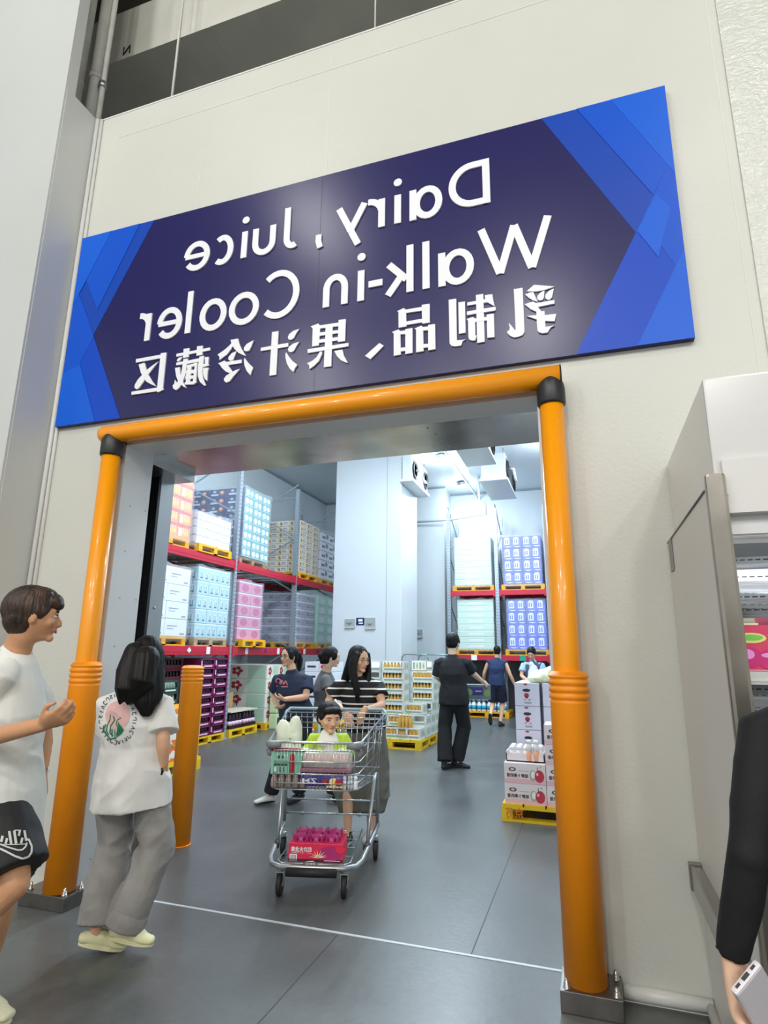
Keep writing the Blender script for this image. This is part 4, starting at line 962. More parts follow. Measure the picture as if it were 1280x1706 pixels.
for k in range(4):
    for j in range(2):
        lab = 'dark green bottle crate, %s layer, %s one on the back right pallet' % (('lowest', 'second', 'third', 'top')[k], ('left', 'right')[j])
        if gp is None:
            r = empty('green_crate', (-1.42, 15.2, .14), lab, 'crate', 'dark green crates at the back')
            b = MB().bbox(-1.66, -1.2, 15.05, 15.4, .14, .31, .01); b.m = 1
            for i in range(5): b.lathe((-1.6+.085*i, 15.045, .17), [(.025, 0), (.025, .08), (.012, .12)], 8)
            b.build('box', [DGR, PWH], r); gp = r
        else: copy_tree(gp, (j*.48, 0, k*.175), lab)
o = MB().bbox(-1.35, -.85, 15.05, 15.5, .842, 1.10, .008).build('brown_carton', CARD); tag(o, 'brown carton resting on the dark green crates at the back', 'carton')
struct('rack_shade_sheet', MB().box(-3.3, 1.6, 16.2, 16.22, 0, 1.34), mat('rack_shade_grey', '#55585c', 0.6)).name = 'wall_rack_shade'  # dark sheet painting in the shade behind the goods under the back rack

# ============================================================ FRAMED PRICE CARDS
for i, (x0, x1, y, z0, z1, kind, lab) in enumerate([(-5.05, -4.81, 12.3, 2.05, 2.2, 'g', 'grey framed notice, left one on the pale column'), (-4.785, -4.585, 12.3, 2.065, 2.225, 'n', 'small navy sign between the two grey notices on the column'), (-4.575, -4.335, 12.3, 2.03, 2.225, 'g', 'grey framed notice, right one on the pale column'), (-4.37, -4.16, 15.6, 1.93, 2.1, 'g', 'grey framed notice on the recessed wall right of the column')]):
    r = empty('notice', ((x0+x1)/2, y, z0), lab, 'notice', 'notices in the cooler')
    if kind == 'g':
        MB().bbox(x0-.012, x1+.012, y-.02, y-.001, z0-.012, z1+.012, .004).build('frame', TRIMW, r)
        b = MB().box(x0, x1, y-.024, y-.02, z0, z1); b.m = 1; b.box(x0+.03, x1-.06, y-.025, y-.024, z0+.05, z0+.07); b.box(x0+.08, x1-.1, y-.025, y-.024, z0+.02, z0+.05)
        b.build('display', [mat('grey_display', '#a3a8a8', 0.3), mat('display_print', '#6f767a', 0.4)], r)
        MB().box(x0, x1, y-.05, y-.001, z0-.045, z0-.03).build('ledge', ALU, r)
    else:
        MB().box(x0, x1, y-.01, y-.001, z0, z1).build('panel', NAVY, r)
        b = MB().box(x0+.05, x1-.05, y-.012, y-.01, z0+.08, z0+.13); b.box(x0+.06, x1-.04, y-.012, y-.01, z0+.03, z0+.055); b.build('print', WHITE, r)

# ============================================================ CEILING EQUIPMENT IN THE COOLER
ACW = mat('evaporator_white', '#d8dde0', 0.35)
def evap(x0, x1, y0, y1, z0, z1, lab):
    r = empty('evaporator', ((x0+x1)/2, (y0+y1)/2, z0), lab, 'cooling unit', 'ceiling cooling units')
    MB().bbox(x0, x1, y0, y1, z0+.06, z1, .02).build('housing', ACW, r)
    MB().bbox(x0-.05, x1+.05, y0-.04, y1+.04, z0, z0+.06, .015).build('drip_tray', ACW, r)
    b = MB(); b.box(x1, x1+.012, y0+.15, y1-.1, z0+.12, z1-.08); b.build('coil_grille', mat('dark_coil', '#5a5a5c', 0.6), r)
    for k in range(2):
        yy = y0+.25+k*(y1-y0-.5); MB().lathe((x1+.012, yy, (z0+z1)/2), [(.2, 0), (.2, .03), (.17, .03), (.17, .0)], 24, axis='x').build('fan_ring', BLACKR, r)
    for xx in (x0+.05, x1-.05):
        for yy in (y0+.1, y1-.1): MB().tube([(xx, yy, z1), (xx, yy, CZ)], .012, 6).build('hanger', ZINC, r)
    MB().tube([(x1+.05, y0+.2, z0+.3), (x1+.16, y0+.2, z0+.3), (x1+.17, y0+.2, z0+.2), (x1+.17, y0+.35, z0+.12), (x1+.17, y0+.6, z0+.12)], .028, 8).build('drain_pipe', ACW, r)
evap(-2.03, -1.5, 12.75, 14.45, 5.22, 5.86, 'white ceiling cooling unit at the far right under the cooler ceiling')
evap(-2.1, -1.58, 9.7, 11.55, 5.22, 5.86, 'white ceiling cooling unit nearest the doorway, cut by the doorway header')
evap(-3.72, -3.5, 12.2, 13.6, 5.2, 5.85, 'white ceiling cooling unit half hidden by the pale column')
o = MB().tube([(-2.72, 9.0, 5.8), (-2.72, 16.4, 5.8)], .03, 8).build('ceiling_pipe', ACW); tag(o, 'white pipe running along the cooler ceiling beside the lamps', 'pipe')
o = MB().tube([(-2.45, 14.9, CZ), (-2.45, 14.9, 5.35), (-2.3, 14.9, 5.25), (-2.3, 15.0, 5.0), (-3.3, 15.3, 4.98), (-4.6, 15.45, 5.0)], .03, 8).build('bent_pipe', ACW); tag(o, 'white bent pipe running level above the back rack', 'pipe')
LAMP = mat('lamp_glass', '#ffffff', 0.3, emit=18)
for i, (x, y) in enumerate([(-2.95, 12.9), (-2.95, 15.3), (-3.0, 9.6), (-3.0, 6.2)]):
    r = empty('ceiling_lamp', (x, y, 5.9), 'round bright lamp under the cooler ceiling, %s' % ('second from the back', 'farthest one by the back rack', 'third from the back', 'nearest the doorway')[i], 'lamp', 'cooler ceiling lamps')
    MB().lathe((x, y, 5.9), [(.10, .1), (.14, .08), (.16, .0)], 20).build('housing', ZINC, r)
    MB().lathe((x, y, 5.885), [(.13, 0), (.13, .012)], 20).build('lamp_glass', LAMP, r)

# ============================================================ REFRIGERATED CABINET AT THE RIGHT
fr_ = empty('display_fridge', (.415, 2.2, 0), 'tall white open display fridge with steel edge at the right of the doorway', 'fridge')
CABW = mat('cabinet_white', '#d3d3cf', 0.3); CABG = mat('cabinet_gloss_white', '#e4e3df', 0.12, coat=.5, bump=.15, bscale=4)
MB().box(.415, .47, 2.22, 3.29, 0, 2.06).build('side_panel', CABW, fr_)
MB().bbox(.412, .475, 2.185, 2.225, 0, 2.105, .012).build('steel_edge', mat('warm_stainless', '#a39d92', 0.28, 0.9, var=.2, vscale=6), fr_)
MB().box(.42, .48, 2.2, 2.9, 2.03, 2.065).build('top_edge', CABG, fr_)
m = MB(); m.tube([(.413, 2.23, 2.055), (.413, 3.28, 2.055)], .004, 6); m.build('panel_gasket', GREYP, fr_)
MB().box(.409, .413, 3.13, 3.22, 1.90, 2.05).build('corner_plate', mat('corner_grey', '#8c8f91', 0.5), fr_)
MB().bbox(.45, 4.2, 2.24, 3.29, 2.06, 2.475, .008).build('upper_housing', mat('housing_white', '#d9d9d6', 0.22), fr_)
MB().box(.475, 4.2, 2.22, 2.5, 1.97, 2.16).build('canopy', CABG, fr_)
m = MB(); m.box(.475, 4.2, 2.26, 2.30, 1.925, 1.97); m.box(.475, 4.2, 2.24, 2.27, 1.90, 1.925); m.build('canopy_rail', ALU, fr_)
MB().box(.48, 4.2, 2.30, 2.36, 1.935, 1.965).build('light_strip', mat('fridge_tube_lamp', '#f4f8ff', 0.3, emit=3.5), fr_)
l = area('fridge_light', (1.6, 2.5, 1.9), 2.2, .06, 22, (.9, .95, 1))
m = MB(); m.box(.47, 4.2, 3.2, 3.28, .3, 2.0); m.box(.47, 4.2, 2.45, 3.2, .25, .3); m.build('inner_liner', mat('inner_liner_grey', '#8f9396', 0.3, .5), fr_)
FOIL = mat('silver_blind', '#c8cdd2', 0.15, 0.85, bump=.35, bscale=3, stretch=(.6, 1, 6))
m = MB(); prof = []
z = 1.90
pts = [(2.44+.04*sin(k*.9), 1.90-k*.045) for k in range(16)]
for k in range(15):
    (ya, za), (yb, zb) = pts[k], pts[k+1]; m.add([(.475, ya, za), (4.2, ya, za), (4.2, yb, zb), (.475, yb, zb)], [(0, 1, 2, 3)], True)
m.build('night_blind', FOIL, fr_)
m = MB()
for zz in (1.83, 1.77, 1.70, 1.655, 1.39, 1.32):
    x = .48
    while x < 1.4: m.box(x, x+.016, 2.385, 2.387, zz, zz+.004); x += .024
m.build('perforation_row', BLACKR, fr_)
for z in (1.42, 1.0, .62):
    m = MB().box(.472, 4.2, 2.36, 3.2, z, z+.012); m.box(.472, 4.2, 2.35, 2.36, z-.012, z+.03); m.m = 1; m.box(.472, 4.2, 2.347, 2.35, z-.002, z+.006); m.build('shelf', [ALU, TRIMW], fr_)
MB().bbox(.44, 4.2, 2.2, 2.42, .1, .55, .02).build('front_bumper_panel', CABW, fr_)
MB().box(.472, 4.2, 2.3, 3.2, 0, .1).build('kick_plate', STEELD, fr_)
# cherry box
r = empty('cherry_box', (.66, 2.5, 1.432), 'pink cherry box with green leaf drawing on the fridge shelf', 'box')
PK = mat('cherry_box_pink', '#e2486f', 0.4)
b = MB().prism([(.478, 1.432), (.72, 1.432), (.72, 1.585), (.66, 1.605), (.478, 1.605)], lambda p: V((p[0], 2.39, p[1])), lambda p: V((p[0], 2.75, p[1]))); b.build('box', PK, r)
MB().box(.478, .56, 2.388, 2.76, 1.605, 1.612).build('lid_flap', mat('cream_flap', '#efe6c4', 0.5), r)
b = MB(); F = lambda u, v, t=0: V((.478+.13*u, 2.389-t, 1.432+.17*v))
disc(b, F, .42, .76, .36, .105, 1, .001); disc(b, F, .42, .77, .28, .06, 0, .002); disc(b, F, .35, .38, .3, .2, 2, .001); disc(b, F, .3, .44, .16, .10, 3, .002); disc(b, F, .78, .34, .26, .2, 2, .0015)
disc(b, F, .80, .42, .2, .05, 3, .0025); quad(b, F, 0, 2, .12, .135, 4, .001)
b.m = 1; b.tube([F(.8, .8, .002), F(.92, .93, .002), F(1.05, .8, .002), F(1.0, .55, .002), F(.92, .48, .002)], .0016, 5)
b.build('cherry_print', [mat('leaf_green', '#7fd356', 0.4), mat('lime_outline', '#e9ee8e', 0.4), mat('cherry_magenta', '#d3317f', 0.4), mat('cherry_shine', '#f4a2ea', 0.4), PPL], r)
# wall guard rail on the fridge side
r = empty('guard_rail', (.39, 2.7, .5), 'stainless bumper rail fixed low along the side of the display fridge', 'rail')
MB().bbox(.368, .384, 2.25, 3.24, .49, .59, .003).build('rail_face', STEEL, r); MB().box(.384, .414, 2.27, 3.22, .575, .588).build('rail_top', STEEL, r); MB().box(.384, .414, 2.27, 3.22, .492, .505).build('rail_bottom', STEEL, r)
MB().bbox(.362, .414, 3.225, 3.26, .485, .597, .003).build('end_cap', mat('end_cap_grey', '#8f8c88', .35, .8), r)
m = MB(); m.tube([(.40, 2.23, .03), (.40, 3.28, .03)], .022, 10); o = m.build('baseboard_fridge', TRIMW); o['kind'] = 'structure'; o.name = 'baseboard_right'
o = MB().box(-3.885, -3.868, 2.93, 2.949, 2.49, 2.56)
o = MB().bbox(-3.95, -3.868, 2.93, 2.949, 2.49, 2.57, .004).build('wall_box', BLACKR); tag(o, 'small black box fixed at the left edge of the picture', 'box')
# ============================================================ SHOPPING CART
CO = V((-1.75, 3.825, 0)); CE = V((0.966, 0.257, 0)); CB = V((-0.257, 0.966, 0))
def cw(s, t, z): return CO+CE*s+CB*t+V((0, 0, z))
cart = empty('shopping_cart', tuple(CO+CB*.37), 'wire shopping cart with a small boy in it coming out of the cooler', 'shopping cart')
def fr_s(z, side):   # front panel half widths
    k = (z-.62)/(.91-.62); return (-.30-.03*k) if side < 0 else (.27+.02*k)
def re_s(z, side): k = (z-.55)/(1.03-.55); return side*(.355+.045*k)
m = MB()
ZF = [.91, .86, .79, .715, .66, .62]; ZR = [1.02, .95, .86, .755, .64, .55]
for i, (zf, zr) in enumerate(zip(ZF, ZR)):
    r_ = .008 if i == 0 else .0042
    pts = [cw(re_s(zr, -1), .84, zr), cw(fr_s(zf, -1)+.0, .06, zf), cw(fr_s(zf, -1)+.05, 0, zf), cw(fr_s(zf, 1)-.05, 0, zf), cw(fr_s(zf, 1), .06, zf), cw(re_s(zr, 1), .84, zr)]
    m.tube(pts, r_, 8)
m.build('rim_and_side_wires', CHROME, cart)
m = MB()
for k in range(24):
    f = (k+.5)/24; a = -.29+.55*f; m.tube([cw(a*1.03, 0, .905), cw(a, .004, .62), cw(a*1.15, .84, .55)], .0022, 5)
for sd in (-1, 1):
    for k in range(1, 10):
        t = .06+.78*k/10; f = k/10
        top = cw(fr_s(.91, sd)*(1-f)+re_s(1.02, sd)*f, t, .91+.11*f); bot = cw(fr_s(.62, sd)*(1-f)+re_s(.55, sd)*f, t, .62-.07*f)
        if k in (3, 6, 9): m.tube([top, bot], .0035, 5)
for k in range(1, 12): t = .84*k/12; m.tube([cw(-.30-.055*k/12, t, .62-.07*k/12), cw(.27+.085*k/12, t, .62-.07*k/12)], .0022, 5)
m.build('basket_wires', CHROME, cart)
m = MB()
for z in (1.02, .985, .945, .905, .80, .62): m.tube([cw(re_s(z, -1), .84, z), cw(re_s(z, 1), .84, z)], .004, 6)
for k in range(17): f = (k+.5)/17; m.tube([cw(-.39+.78*f, .84, 1.02), cw(-.35+.70*f, .84, .56)], .0026, 5)
m.build('rear_gate', CHROME, cart)
m = MB(); m.tube([cw(-.40, .80, .98), cw(-.405, .86, 1.02), cw(-.38, .90, 1.045), cw(.38, .90, 1.045), cw(.405, .86, 1.02), cw(.40, .80, .98)], .013, 10)
m.build('handle', mat('handle_grey_plastic', '#8aa0a3', 0.4), cart)
for sd in (-1, 1):
    m = MB(); a = fr_s(.9, sd)
    m.tube([cw(a, .10, .895), cw(a, .05, .893), cw(a-.02*sd, .0, .891), cw(a-.09*sd, -.006, .891)], [.016, .026, .028, .014], 10)
    m.tube([cw(a-.002*sd, .04, .86), cw(a-.01*sd, .03, .82)], [.024, .01], 8)
    m.build('corner_guard', GREYP, cart)
# child seat uprights
m = MB(); m.tube([cw(-.12, .8, 1.02), cw(-.12, .8, .75)], .012, 8); m.tube([cw(-.12, .8, .75), cw(-.12, .5, .75)], .006, 6); m.build('seat_divider', mat('mint_plastic', '#b4d3c4', .5), cart)
# chassis
m = MB()
low = [cw(-.36, .76, .235), cw(-.345, .6, .215), cw(-.30, .12, .175), cw(-.27, .03, .17), cw(-.20, -.02, .17), cw(.20, -.02, .17), cw(.27, .03, .17), cw(.30, .12, .175), cw(.345, .6, .215), cw(.36, .76, .235)]
m.tube(low, .017, 12); m.build('lower_frame', ZINC, cart)
for sd in (-1, 1):
    m = MB(); m.tube([cw(.315*sd, .36, .2), cw(.325*sd, .46, .38), cw(.34*sd, .56, .57), cw(.345*sd, .62, .61), cw(.35*sd, .69, .6), cw(.352*sd, .73, .54), cw(.355*sd, .74, .24)], .013, 10)
    m.build('side_tube', ZINC, cart)
    MB().tube([cw(.31*sd, .31, .19), cw(.318*sd, .37, .205)], .02, 10).build('tube_plug', mat('tube_plug_dark', '#2c2d30', .5), cart)
m = MB(); m.tube([cw(-.34, .60, .60), cw(.34, .60, .60)], .006, 8); m.tube([cw(-.35, .73, .40), cw(.35, .73, .40)], .0065, 8); m.tube([cw(-.355, .74, .30), cw(.355, .74, .30)], .0065, 8)
for s in (-.22, .22): m.tube([cw(s, .74, .3)+V((0, 0, -.012)), cw(s, .74, .3)+V((0, 0, .012))], .012, 8)
m.build('cross_rods', CHROME, cart)
m = MB(); m.tube([cw(-.16, -.045, .15), cw(.16, -.045, .15)], .026, 12); o = m.build('black_bumper', BLACKR, cart)
m = MB(); 
m.tube([cw(-.21, .5, .215), cw(-.235, .05, .185), cw(-.2, .0, .185), cw(.2, .0, .185), cw(.235, .05, .185), cw(.25, .66, .22)], .005, 6)
for k in range(7): s = -.18+.06*k; m.tube([cw(s, .0, .186), cw(s, .66, .215)], .003, 5)
for k in range(4): t = .15+.15*k; m.tube([cw(-.22, t, .19+.01*k), cw(.24, t, .19+.01*k)], .003, 5)
m.tube([cw(-.06, -.005, .186), cw(-.04, -.01, .2), cw(.0, -.01, .205), cw(.03, -.005, .186)], .004, 6)
m.build('lower_rack', CHROME, cart)
for i, (s, t) in enumerate(((-.205, 0), (.205, 0), (-.354, .749), (.346, .726))):
    sp = 1 if s > 0 else -1; ss = s
    c = cw(ss, t, .066)
    wh = empty('wheel', c); wh.parent = cart; wh.location = c-V(cart['_w']); wh['_w'] = c
    q = MB(); n = 22; ax = CE; vs = []
    prof = [(.045, -.014), (.058, -.016), (.066, -.010), (.066, .010), (.058, .016), (.045, .014)]
    R3 = Matrix((CE, CB, V((0, 0, 1)))).transposed()
    q.M = Matrix.Translation(c) @ R3.to_4x4(); q.lathe((0, 0, 0), prof, n, 'x'); 
    tyre = q.build('tyre', BLACKR, wh)
    q = MB(); q.M = Matrix.Translation(c) @ R3.to_4x4(); q.lathe((0, 0, 0), [(.044, -.010), (.044, .010)], n, 'x'); q.lathe((0, 0, 0), [(.012, -.024), (.012, .024)], 10, 'x')
    q.build('hub', mat('hub_grey', '#8b8d8e', .5), wh)
    q = MB(); q.M = Matrix.Translation(c) @ R3.to_4x4()
    for sx in (-.024, .021): q.box(sx, sx+.003, -.018, .018, -.01, .075)
    q.box(-.026, .026, -.024, .024, .07, .076); q.lathe((0, 0, .076), [(.02, 0), (.02, .02), (.014, .024)], 12)
    q.build('fork', ZINC, wh)
def cbox(name, s0, s1, t0, t1, z0, z1, m, par=None, b=.006, rot=0):
    q = MB(); q.M = Matrix.Translation(CO) @ Matrix((CE, CB, V((0, 0, 1)))).transposed().to_4x4(); q.bbox(s0, s1, t0, t1, z0, z1, b); q.M = None
    return q
# goods in the cart ------------------------------------------------
r = empty('dragon_fruit_box', tuple(cw(.0, .12, .2)), 'pink dragon fruit carton lying on the lower rack of the shopping cart', 'carton')
DFR = mat('dragon_pink', '#e02a52', .4); DFD = mat('dark_plum', '#5a1530', .5); DFM = mat('magenta_fruit', '#b02a6e', .4)
q = cbox('', -.165, .19, .02, .26, .19, .30, DFR); q.m = 1
F = lambda u, v, t=0: cw(-.165+.355*u, .02-.001-t, .19+.11*v)
quad(q, F, .0, 1, .0, .16, 1, .0006); disc(q, F, .76, .45, .2, .42, 2, .0012, 18, -25, 205); disc(q, F, .76, .4, .2, .32, 2, .0014, 18); disc(q, F, .95, .7, .09, .2, 0, .002)
for a in range(8): 
    q.m = 3; aa = a*.45-.1; c_ = (.55, .25); q.add([F(c_[0]+.012*sin(aa), c_[1]-.03*cos(aa), .003), F(c_[0]+.17*cos(aa), c_[1]+.42*abs(sin(aa))+.02, .003), F(c_[0]-.012*sin(aa), c_[1]+.04*cos(aa), .003)], [(0, 1, 2)], False)
q.m = 4; put_text(q, '红肉火龙果', lambda u, v: F(.05+.38*u, .52+.28*v, .0015), 0, 1, 0, 1, .03, True)
quad(q, F, .06, .2, .46, .475, 4); quad(q, F, .22, .3, .46, .475, 4); quad(q, F, .34, .42, .46, .475, 4)
quad(q, F, .03, .165, .04, .4, 4); 
for a in range(6): quad(q, F, .045+.018*a, .052+.018*a, .07, .36, 1, .002)
quad(q, F, .66, .95, .08, .12, 5, .003)
q.build('box', [DFR, DFD, DFM, mat('cream_petal', '#ecebb0', .5), WHITE, PPL], r)
df = None
for i in range(3):
    for j in range(2):
        c = cw(-.09+.1*i, .08+.11*j, .30)
        q = MB(); q.ell(c, (.055, .05, .045), 14)
        for k in range(7): a = k*.9; q.tube([c+V((.045*cos(a), .04*sin(a), .012)), c+V((.062*cos(a), .056*sin(a), .045))], [.012, .002], 5)
        if df is None:
            q.v = q.v; o = q.build('dragon_fruit', DFM, None, base=c); df = o; tag(o, 'magenta dragon fruit in the open top of the pink carton on the cart', 'fruit', 'dragon fruits in the carton')
        else: o = df.copy(); COL.objects.link(o); o.location = c
# mint carton with red handle
r = empty('mint_carton', tuple(cw(-.235, .06, .71)), 'mint green drink carton with red strap standing front left in the shopping cart', 'carton')
MNT = mat('mint_carton', '#8fd0b4', .45); RDK = mat('strap_red', '#a8202e', .45)
q = cbox('', -.31, -.105, .025, .12, .705, .855, MNT)
F = lambda u, v, t=0: cw(-.31+.205*u, .025-.001-t, .705+.15*v)
quad(q, F, .62, .78, .08, .78, 1); disc(q, F, .7, .78, .08, .1, 1, .001); quad(q, F, .22, .3, .66, .78, 2); quad(q, F, .36, .42, .66, .78, 2); quad(q, F, .1, .55, .36, .44, 2); quad(q, F, .12, .2, .12, .3, 3); quad(q, F, .3, .34, .1, .32, 2); quad(q, F, .42, .46, .1, .32, 2)
quad(q, F, 0, .98, .95, 1.0, 1)
q.build('box', [MNT, RDK, mat('dark_green_print', '#24543f', .5), WHITE], r)
MB().tube([cw(-.30, .02, .86), cw(-.22, .02, .868), cw(-.12, .02, .866), cw(-.08, .05, .84), cw(-.07, .06, .74)], .006, 6).build('red_strap', RDK, r)
bt = None
CLB = mat('amber_grey_bottle', '#a89a92', .2)
for i in range(5):
    for j in range(2):
        c = cw(-.285+.048*i, .045+.05*j, .625)
        if bt is None:
            bt = empty('small_bottle', c, 'small greyish bottle under the mint carton in the shopping cart', 'bottle', 'bottles under the mint carton'); first = c
            MB().lathe(c, [(.02, 0), (.022, .01), (.022, .05), (.013, .066)], 10).build('bottle_body', CLB, bt)
            MB().lathe(c+V((0, 0, .066)), [(.014, 0), (.014, .01)], 10).build('cap', PPL, bt)
        else: copy_tree(bt, c-first)
# flower soft bag
r = empty('soft_bag', cw(-.25, .3, .64), 'cream white plush bag with two handles at the left end of the shopping cart', 'bag')
PLU = mat('cream_plush', '#e6ebd6', .8, bump=.4, bscale=60)
mb = MB(); mb.ell(cw(-.24, .3, .78), (.095, .06, .14), 14); mb.ell(cw(-.295, .28, .93), (.052, .045, .10), 12); mb.ell(cw(-.205, .28, .94), (.052, .045, .115), 12)
o = mb.build('bag_body', PLU, r); remesh(o, .01, 4); noisy(o, .008, (18, 18, 18))
q = MB(); q.ell(cw(-.20, .235, .87), (.008, .005, .008), 8); q.ell(cw(-.235, .24, .90), (.006, .004, .006), 8); q.build('flower_print', mat('grey_green_dot', '#7d8f74', .6), r)
# purple snack pack, bread and peach pack, white bottles
def pillow(name, s0, s1, t0, t1, z0, z1, m, label, cat, wr=.01):
    mb = MB(); q = cbox('', s0, s1, t0, t1, z0, z1, m, None, .04); o = q.build(name, m, None, base=cw((s0+s1)/2, (t0+t1)/2, z0)); remesh(o, .01, 6); noisy(o, wr, (16, 16, 16)); return tag(o, label, cat)
PUR = mat('purple_snack_film', '#4b3e9c', .25)
o = pillow('snack_pack', -.12, .20, .02, .16, .63, .72, PUR, 'purple snack pack lying at the front bottom of the shopping cart', 'snack pack', .006)
q = MB(); F = lambda u, v, t=0: cw(-.12+.32*u, .008-t, .63+.09*v)
put_text(q, 'ZM', lambda u, v: F(.1+.3*u, .35+.3*v, .003), 0, 1, 0, 1, .01, True); q.m = 1; quad(q, F, .5, .62, .3, .6, 1); disc(q, F, .74, .45, .09, .28, 2, .003); disc(q, F, .85, .4, .08, .25, 1, .004); quad(q, F, .6, .95, .04, .2, 2)
q.m = 0; x = q.build('print', [WHITE, RDK, mat('biscuit_yellow', '#ecd08e', .5)], None, base=tuple(o['_w'])); x.parent = o; x.location = (0, 0, 0)
pk1 = None
BRD = mat('peach_bun', '#dfa98b', .5); CLR = mat('clear_tub', '#eef2f4', .12, alpha=.35)
r = empty('bun_pack', cw(.06, .12, .74), 'clear pack of peach coloured buns in front of the boy in the shopping cart', 'bun pack')
q = cbox('', -.10, .22, .03, .2, .75, .845, CLR, None, .015); q.build('clear_tub', CLR, r)
for i in range(5):
    for j in range(2): MB().ell(cw(-.06+.058*i, .07+.07*j, .79), (.03, .03, .032), 12).build('bun', BRD, r)
r = empty('meat_tray', cw(.06, .12, .735), 'plum coloured tray pack under the buns in the shopping cart', 'tray pack')
q = cbox('', -.11, .23, .02, .2, .722, .748, mat('plum_film', '#9a6a7a', .25)); q.build('tray', mat('plum_film', '#9a6a7a', .25), r)
r = empty('nut_bag', cw(-.1, .1, .72), 'small bag of brown nuts beside the mint carton in the shopping cart', 'bag')
mb = MB()
rnd = random.Random(3)
for i in range(22): mb.ell(cw(-.085+rnd.uniform(-.03, .05), .07+rnd.uniform(-.03, .04), .745+rnd.uniform(-.02, .03)), (.011, .012, .011), 8)
mb.build('nuts', mat('brown_nuts', '#8a5f3a', .5), r)['kind'] = 'stuff'
yb = None
for i in range(3):
    c = cw(.195+.036*i-.01, .04+.015*(i % 2), .62); lab = 'small white yogurt bottle at the front right corner of the shopping cart'
    if yb is None:
        yb = empty('yogurt_bottle', c, lab, 'bottle', 'white yogurt bottles in the cart'); first = c
        MB().lathe(c, [(.015, 0), (.017, .01), (.017, .045), (.013, .055)], 12).build('bottle_body', WHITE, yb); MB().lathe(c+V((0, 0, .055)), [(.014, 0), (.015, .022), (.008, .027)], 12).build('cap', WHITE, yb)
    else: copy_tree(yb, c-first)
# ============================================================ PEOPLE
def loft(mb, pts, rad, front, n=18, caps=(True, True)):
    pts = [V(p) for p in pts]; rad = [(r, r) if not isinstance(r, (tuple, list)) else r for r in rad]
    def tg(i):
        a = pts[max(i-1, 0)]; b = pts[min(i+1, len(pts)-1)]; return (b-a).normalized()
    R = []
    for i, p in enumerate(pts):
        t = tg(i); f = V(front); s = t.cross(f)
        if s.length < .05: s = t.orthogonal()
        s.normalize(); f = s.cross(t).normalized(); R.append((p, rad[i][0], rad[i][1], s, f))
    def endcap(i, sg):
        p, a, b, s, f = R[i]; t = tg(i)*sg; m_ = min(a, b); return [(p+t*m_*.45, a*.82, b*.82, s, f), (p+t*m_*.75, a*.45, b*.45, s, f)]
    if caps[0]: R = list(reversed(endcap(0, -1)))+R
    if caps[1]: R = R+endcap_last(pts, rad, front)
    vs = []; fs = []
    for p, a, b, s, f in R:
        for k in range(n): c_, s_ = cos(2*pi*k/n), sin(2*pi*k/n); vs.append(p+s*a*c_+f*b*s_)
    for i in range(len(R)-1):
        for k in range(n): fs.append((i*n+k, i*n+(k+1) % n, (i+1)*n+(k+1) % n, (i+1)*n+k))
    fs.append(tuple(reversed(range(n)))); fs.append(tuple((len(R)-1)*n+k for k in range(n)))
    mb.add(vs, fs, True)
def endcap_last(pts, rad, front):
    t = (pts[-1]-pts[-2]).normalized(); s = t.cross(V(front))
    if s.length < .05: s = t.orthogonal()
    s.normalize(); f = s.cross(t).normalized(); a, b = rad[-1]; m_ = min(a, b)
    return [(pts[-1]+t*m_*.45, a*.82, b*.82, s, f), (pts[-1]+t*m_*.75, a*.45, b*.45, s, f)]
def lerp(a, b, f): return V(a)*(1-f)+V(b)*f
SKIN = mat('skin', '#dfae8c', .5, bump=.05, bscale=90); SKINP = mat('skin_pale', '#ecc3a6', .5, bump=.05, bscale=90); SKINT = mat('skin_tan', '#d39c74', .5, bump=.05, bscale=90)
EYEW = mat('eye_white', '#ece9e4', .3); IRIS = mat('iris_dark', '#1c1310', .2); LIPS = mat('lips', '#c67f70', .5); BROW = mat('brow_dark', '#2a201c', .8)
HAIRB = mat('black_hair', '#0e0b0a', .5, spec=.3, bump=.25, bscale=45, stretch=(3, 3, .35), var=.3, vscale=14); HAIRN = mat('brown_hair', '#4d3629', .45, bump=.7, bscale=40, stretch=(3, 3, .5), hex2='#1d1612', vscale=9)
def hmat(hc, yaw, pitch, roll, s):
    """head frame: x = person's right, y = forward, z = up"""
    M = Matrix.Rotation(-yaw, 4, 'Z') @ Matrix.Rotation(pitch, 4, 'X') @ Matrix.Rotation(roll, 4, 'Y') @ Matrix.Scale(s, 4)
    return Matrix.Translation(hc) @ M
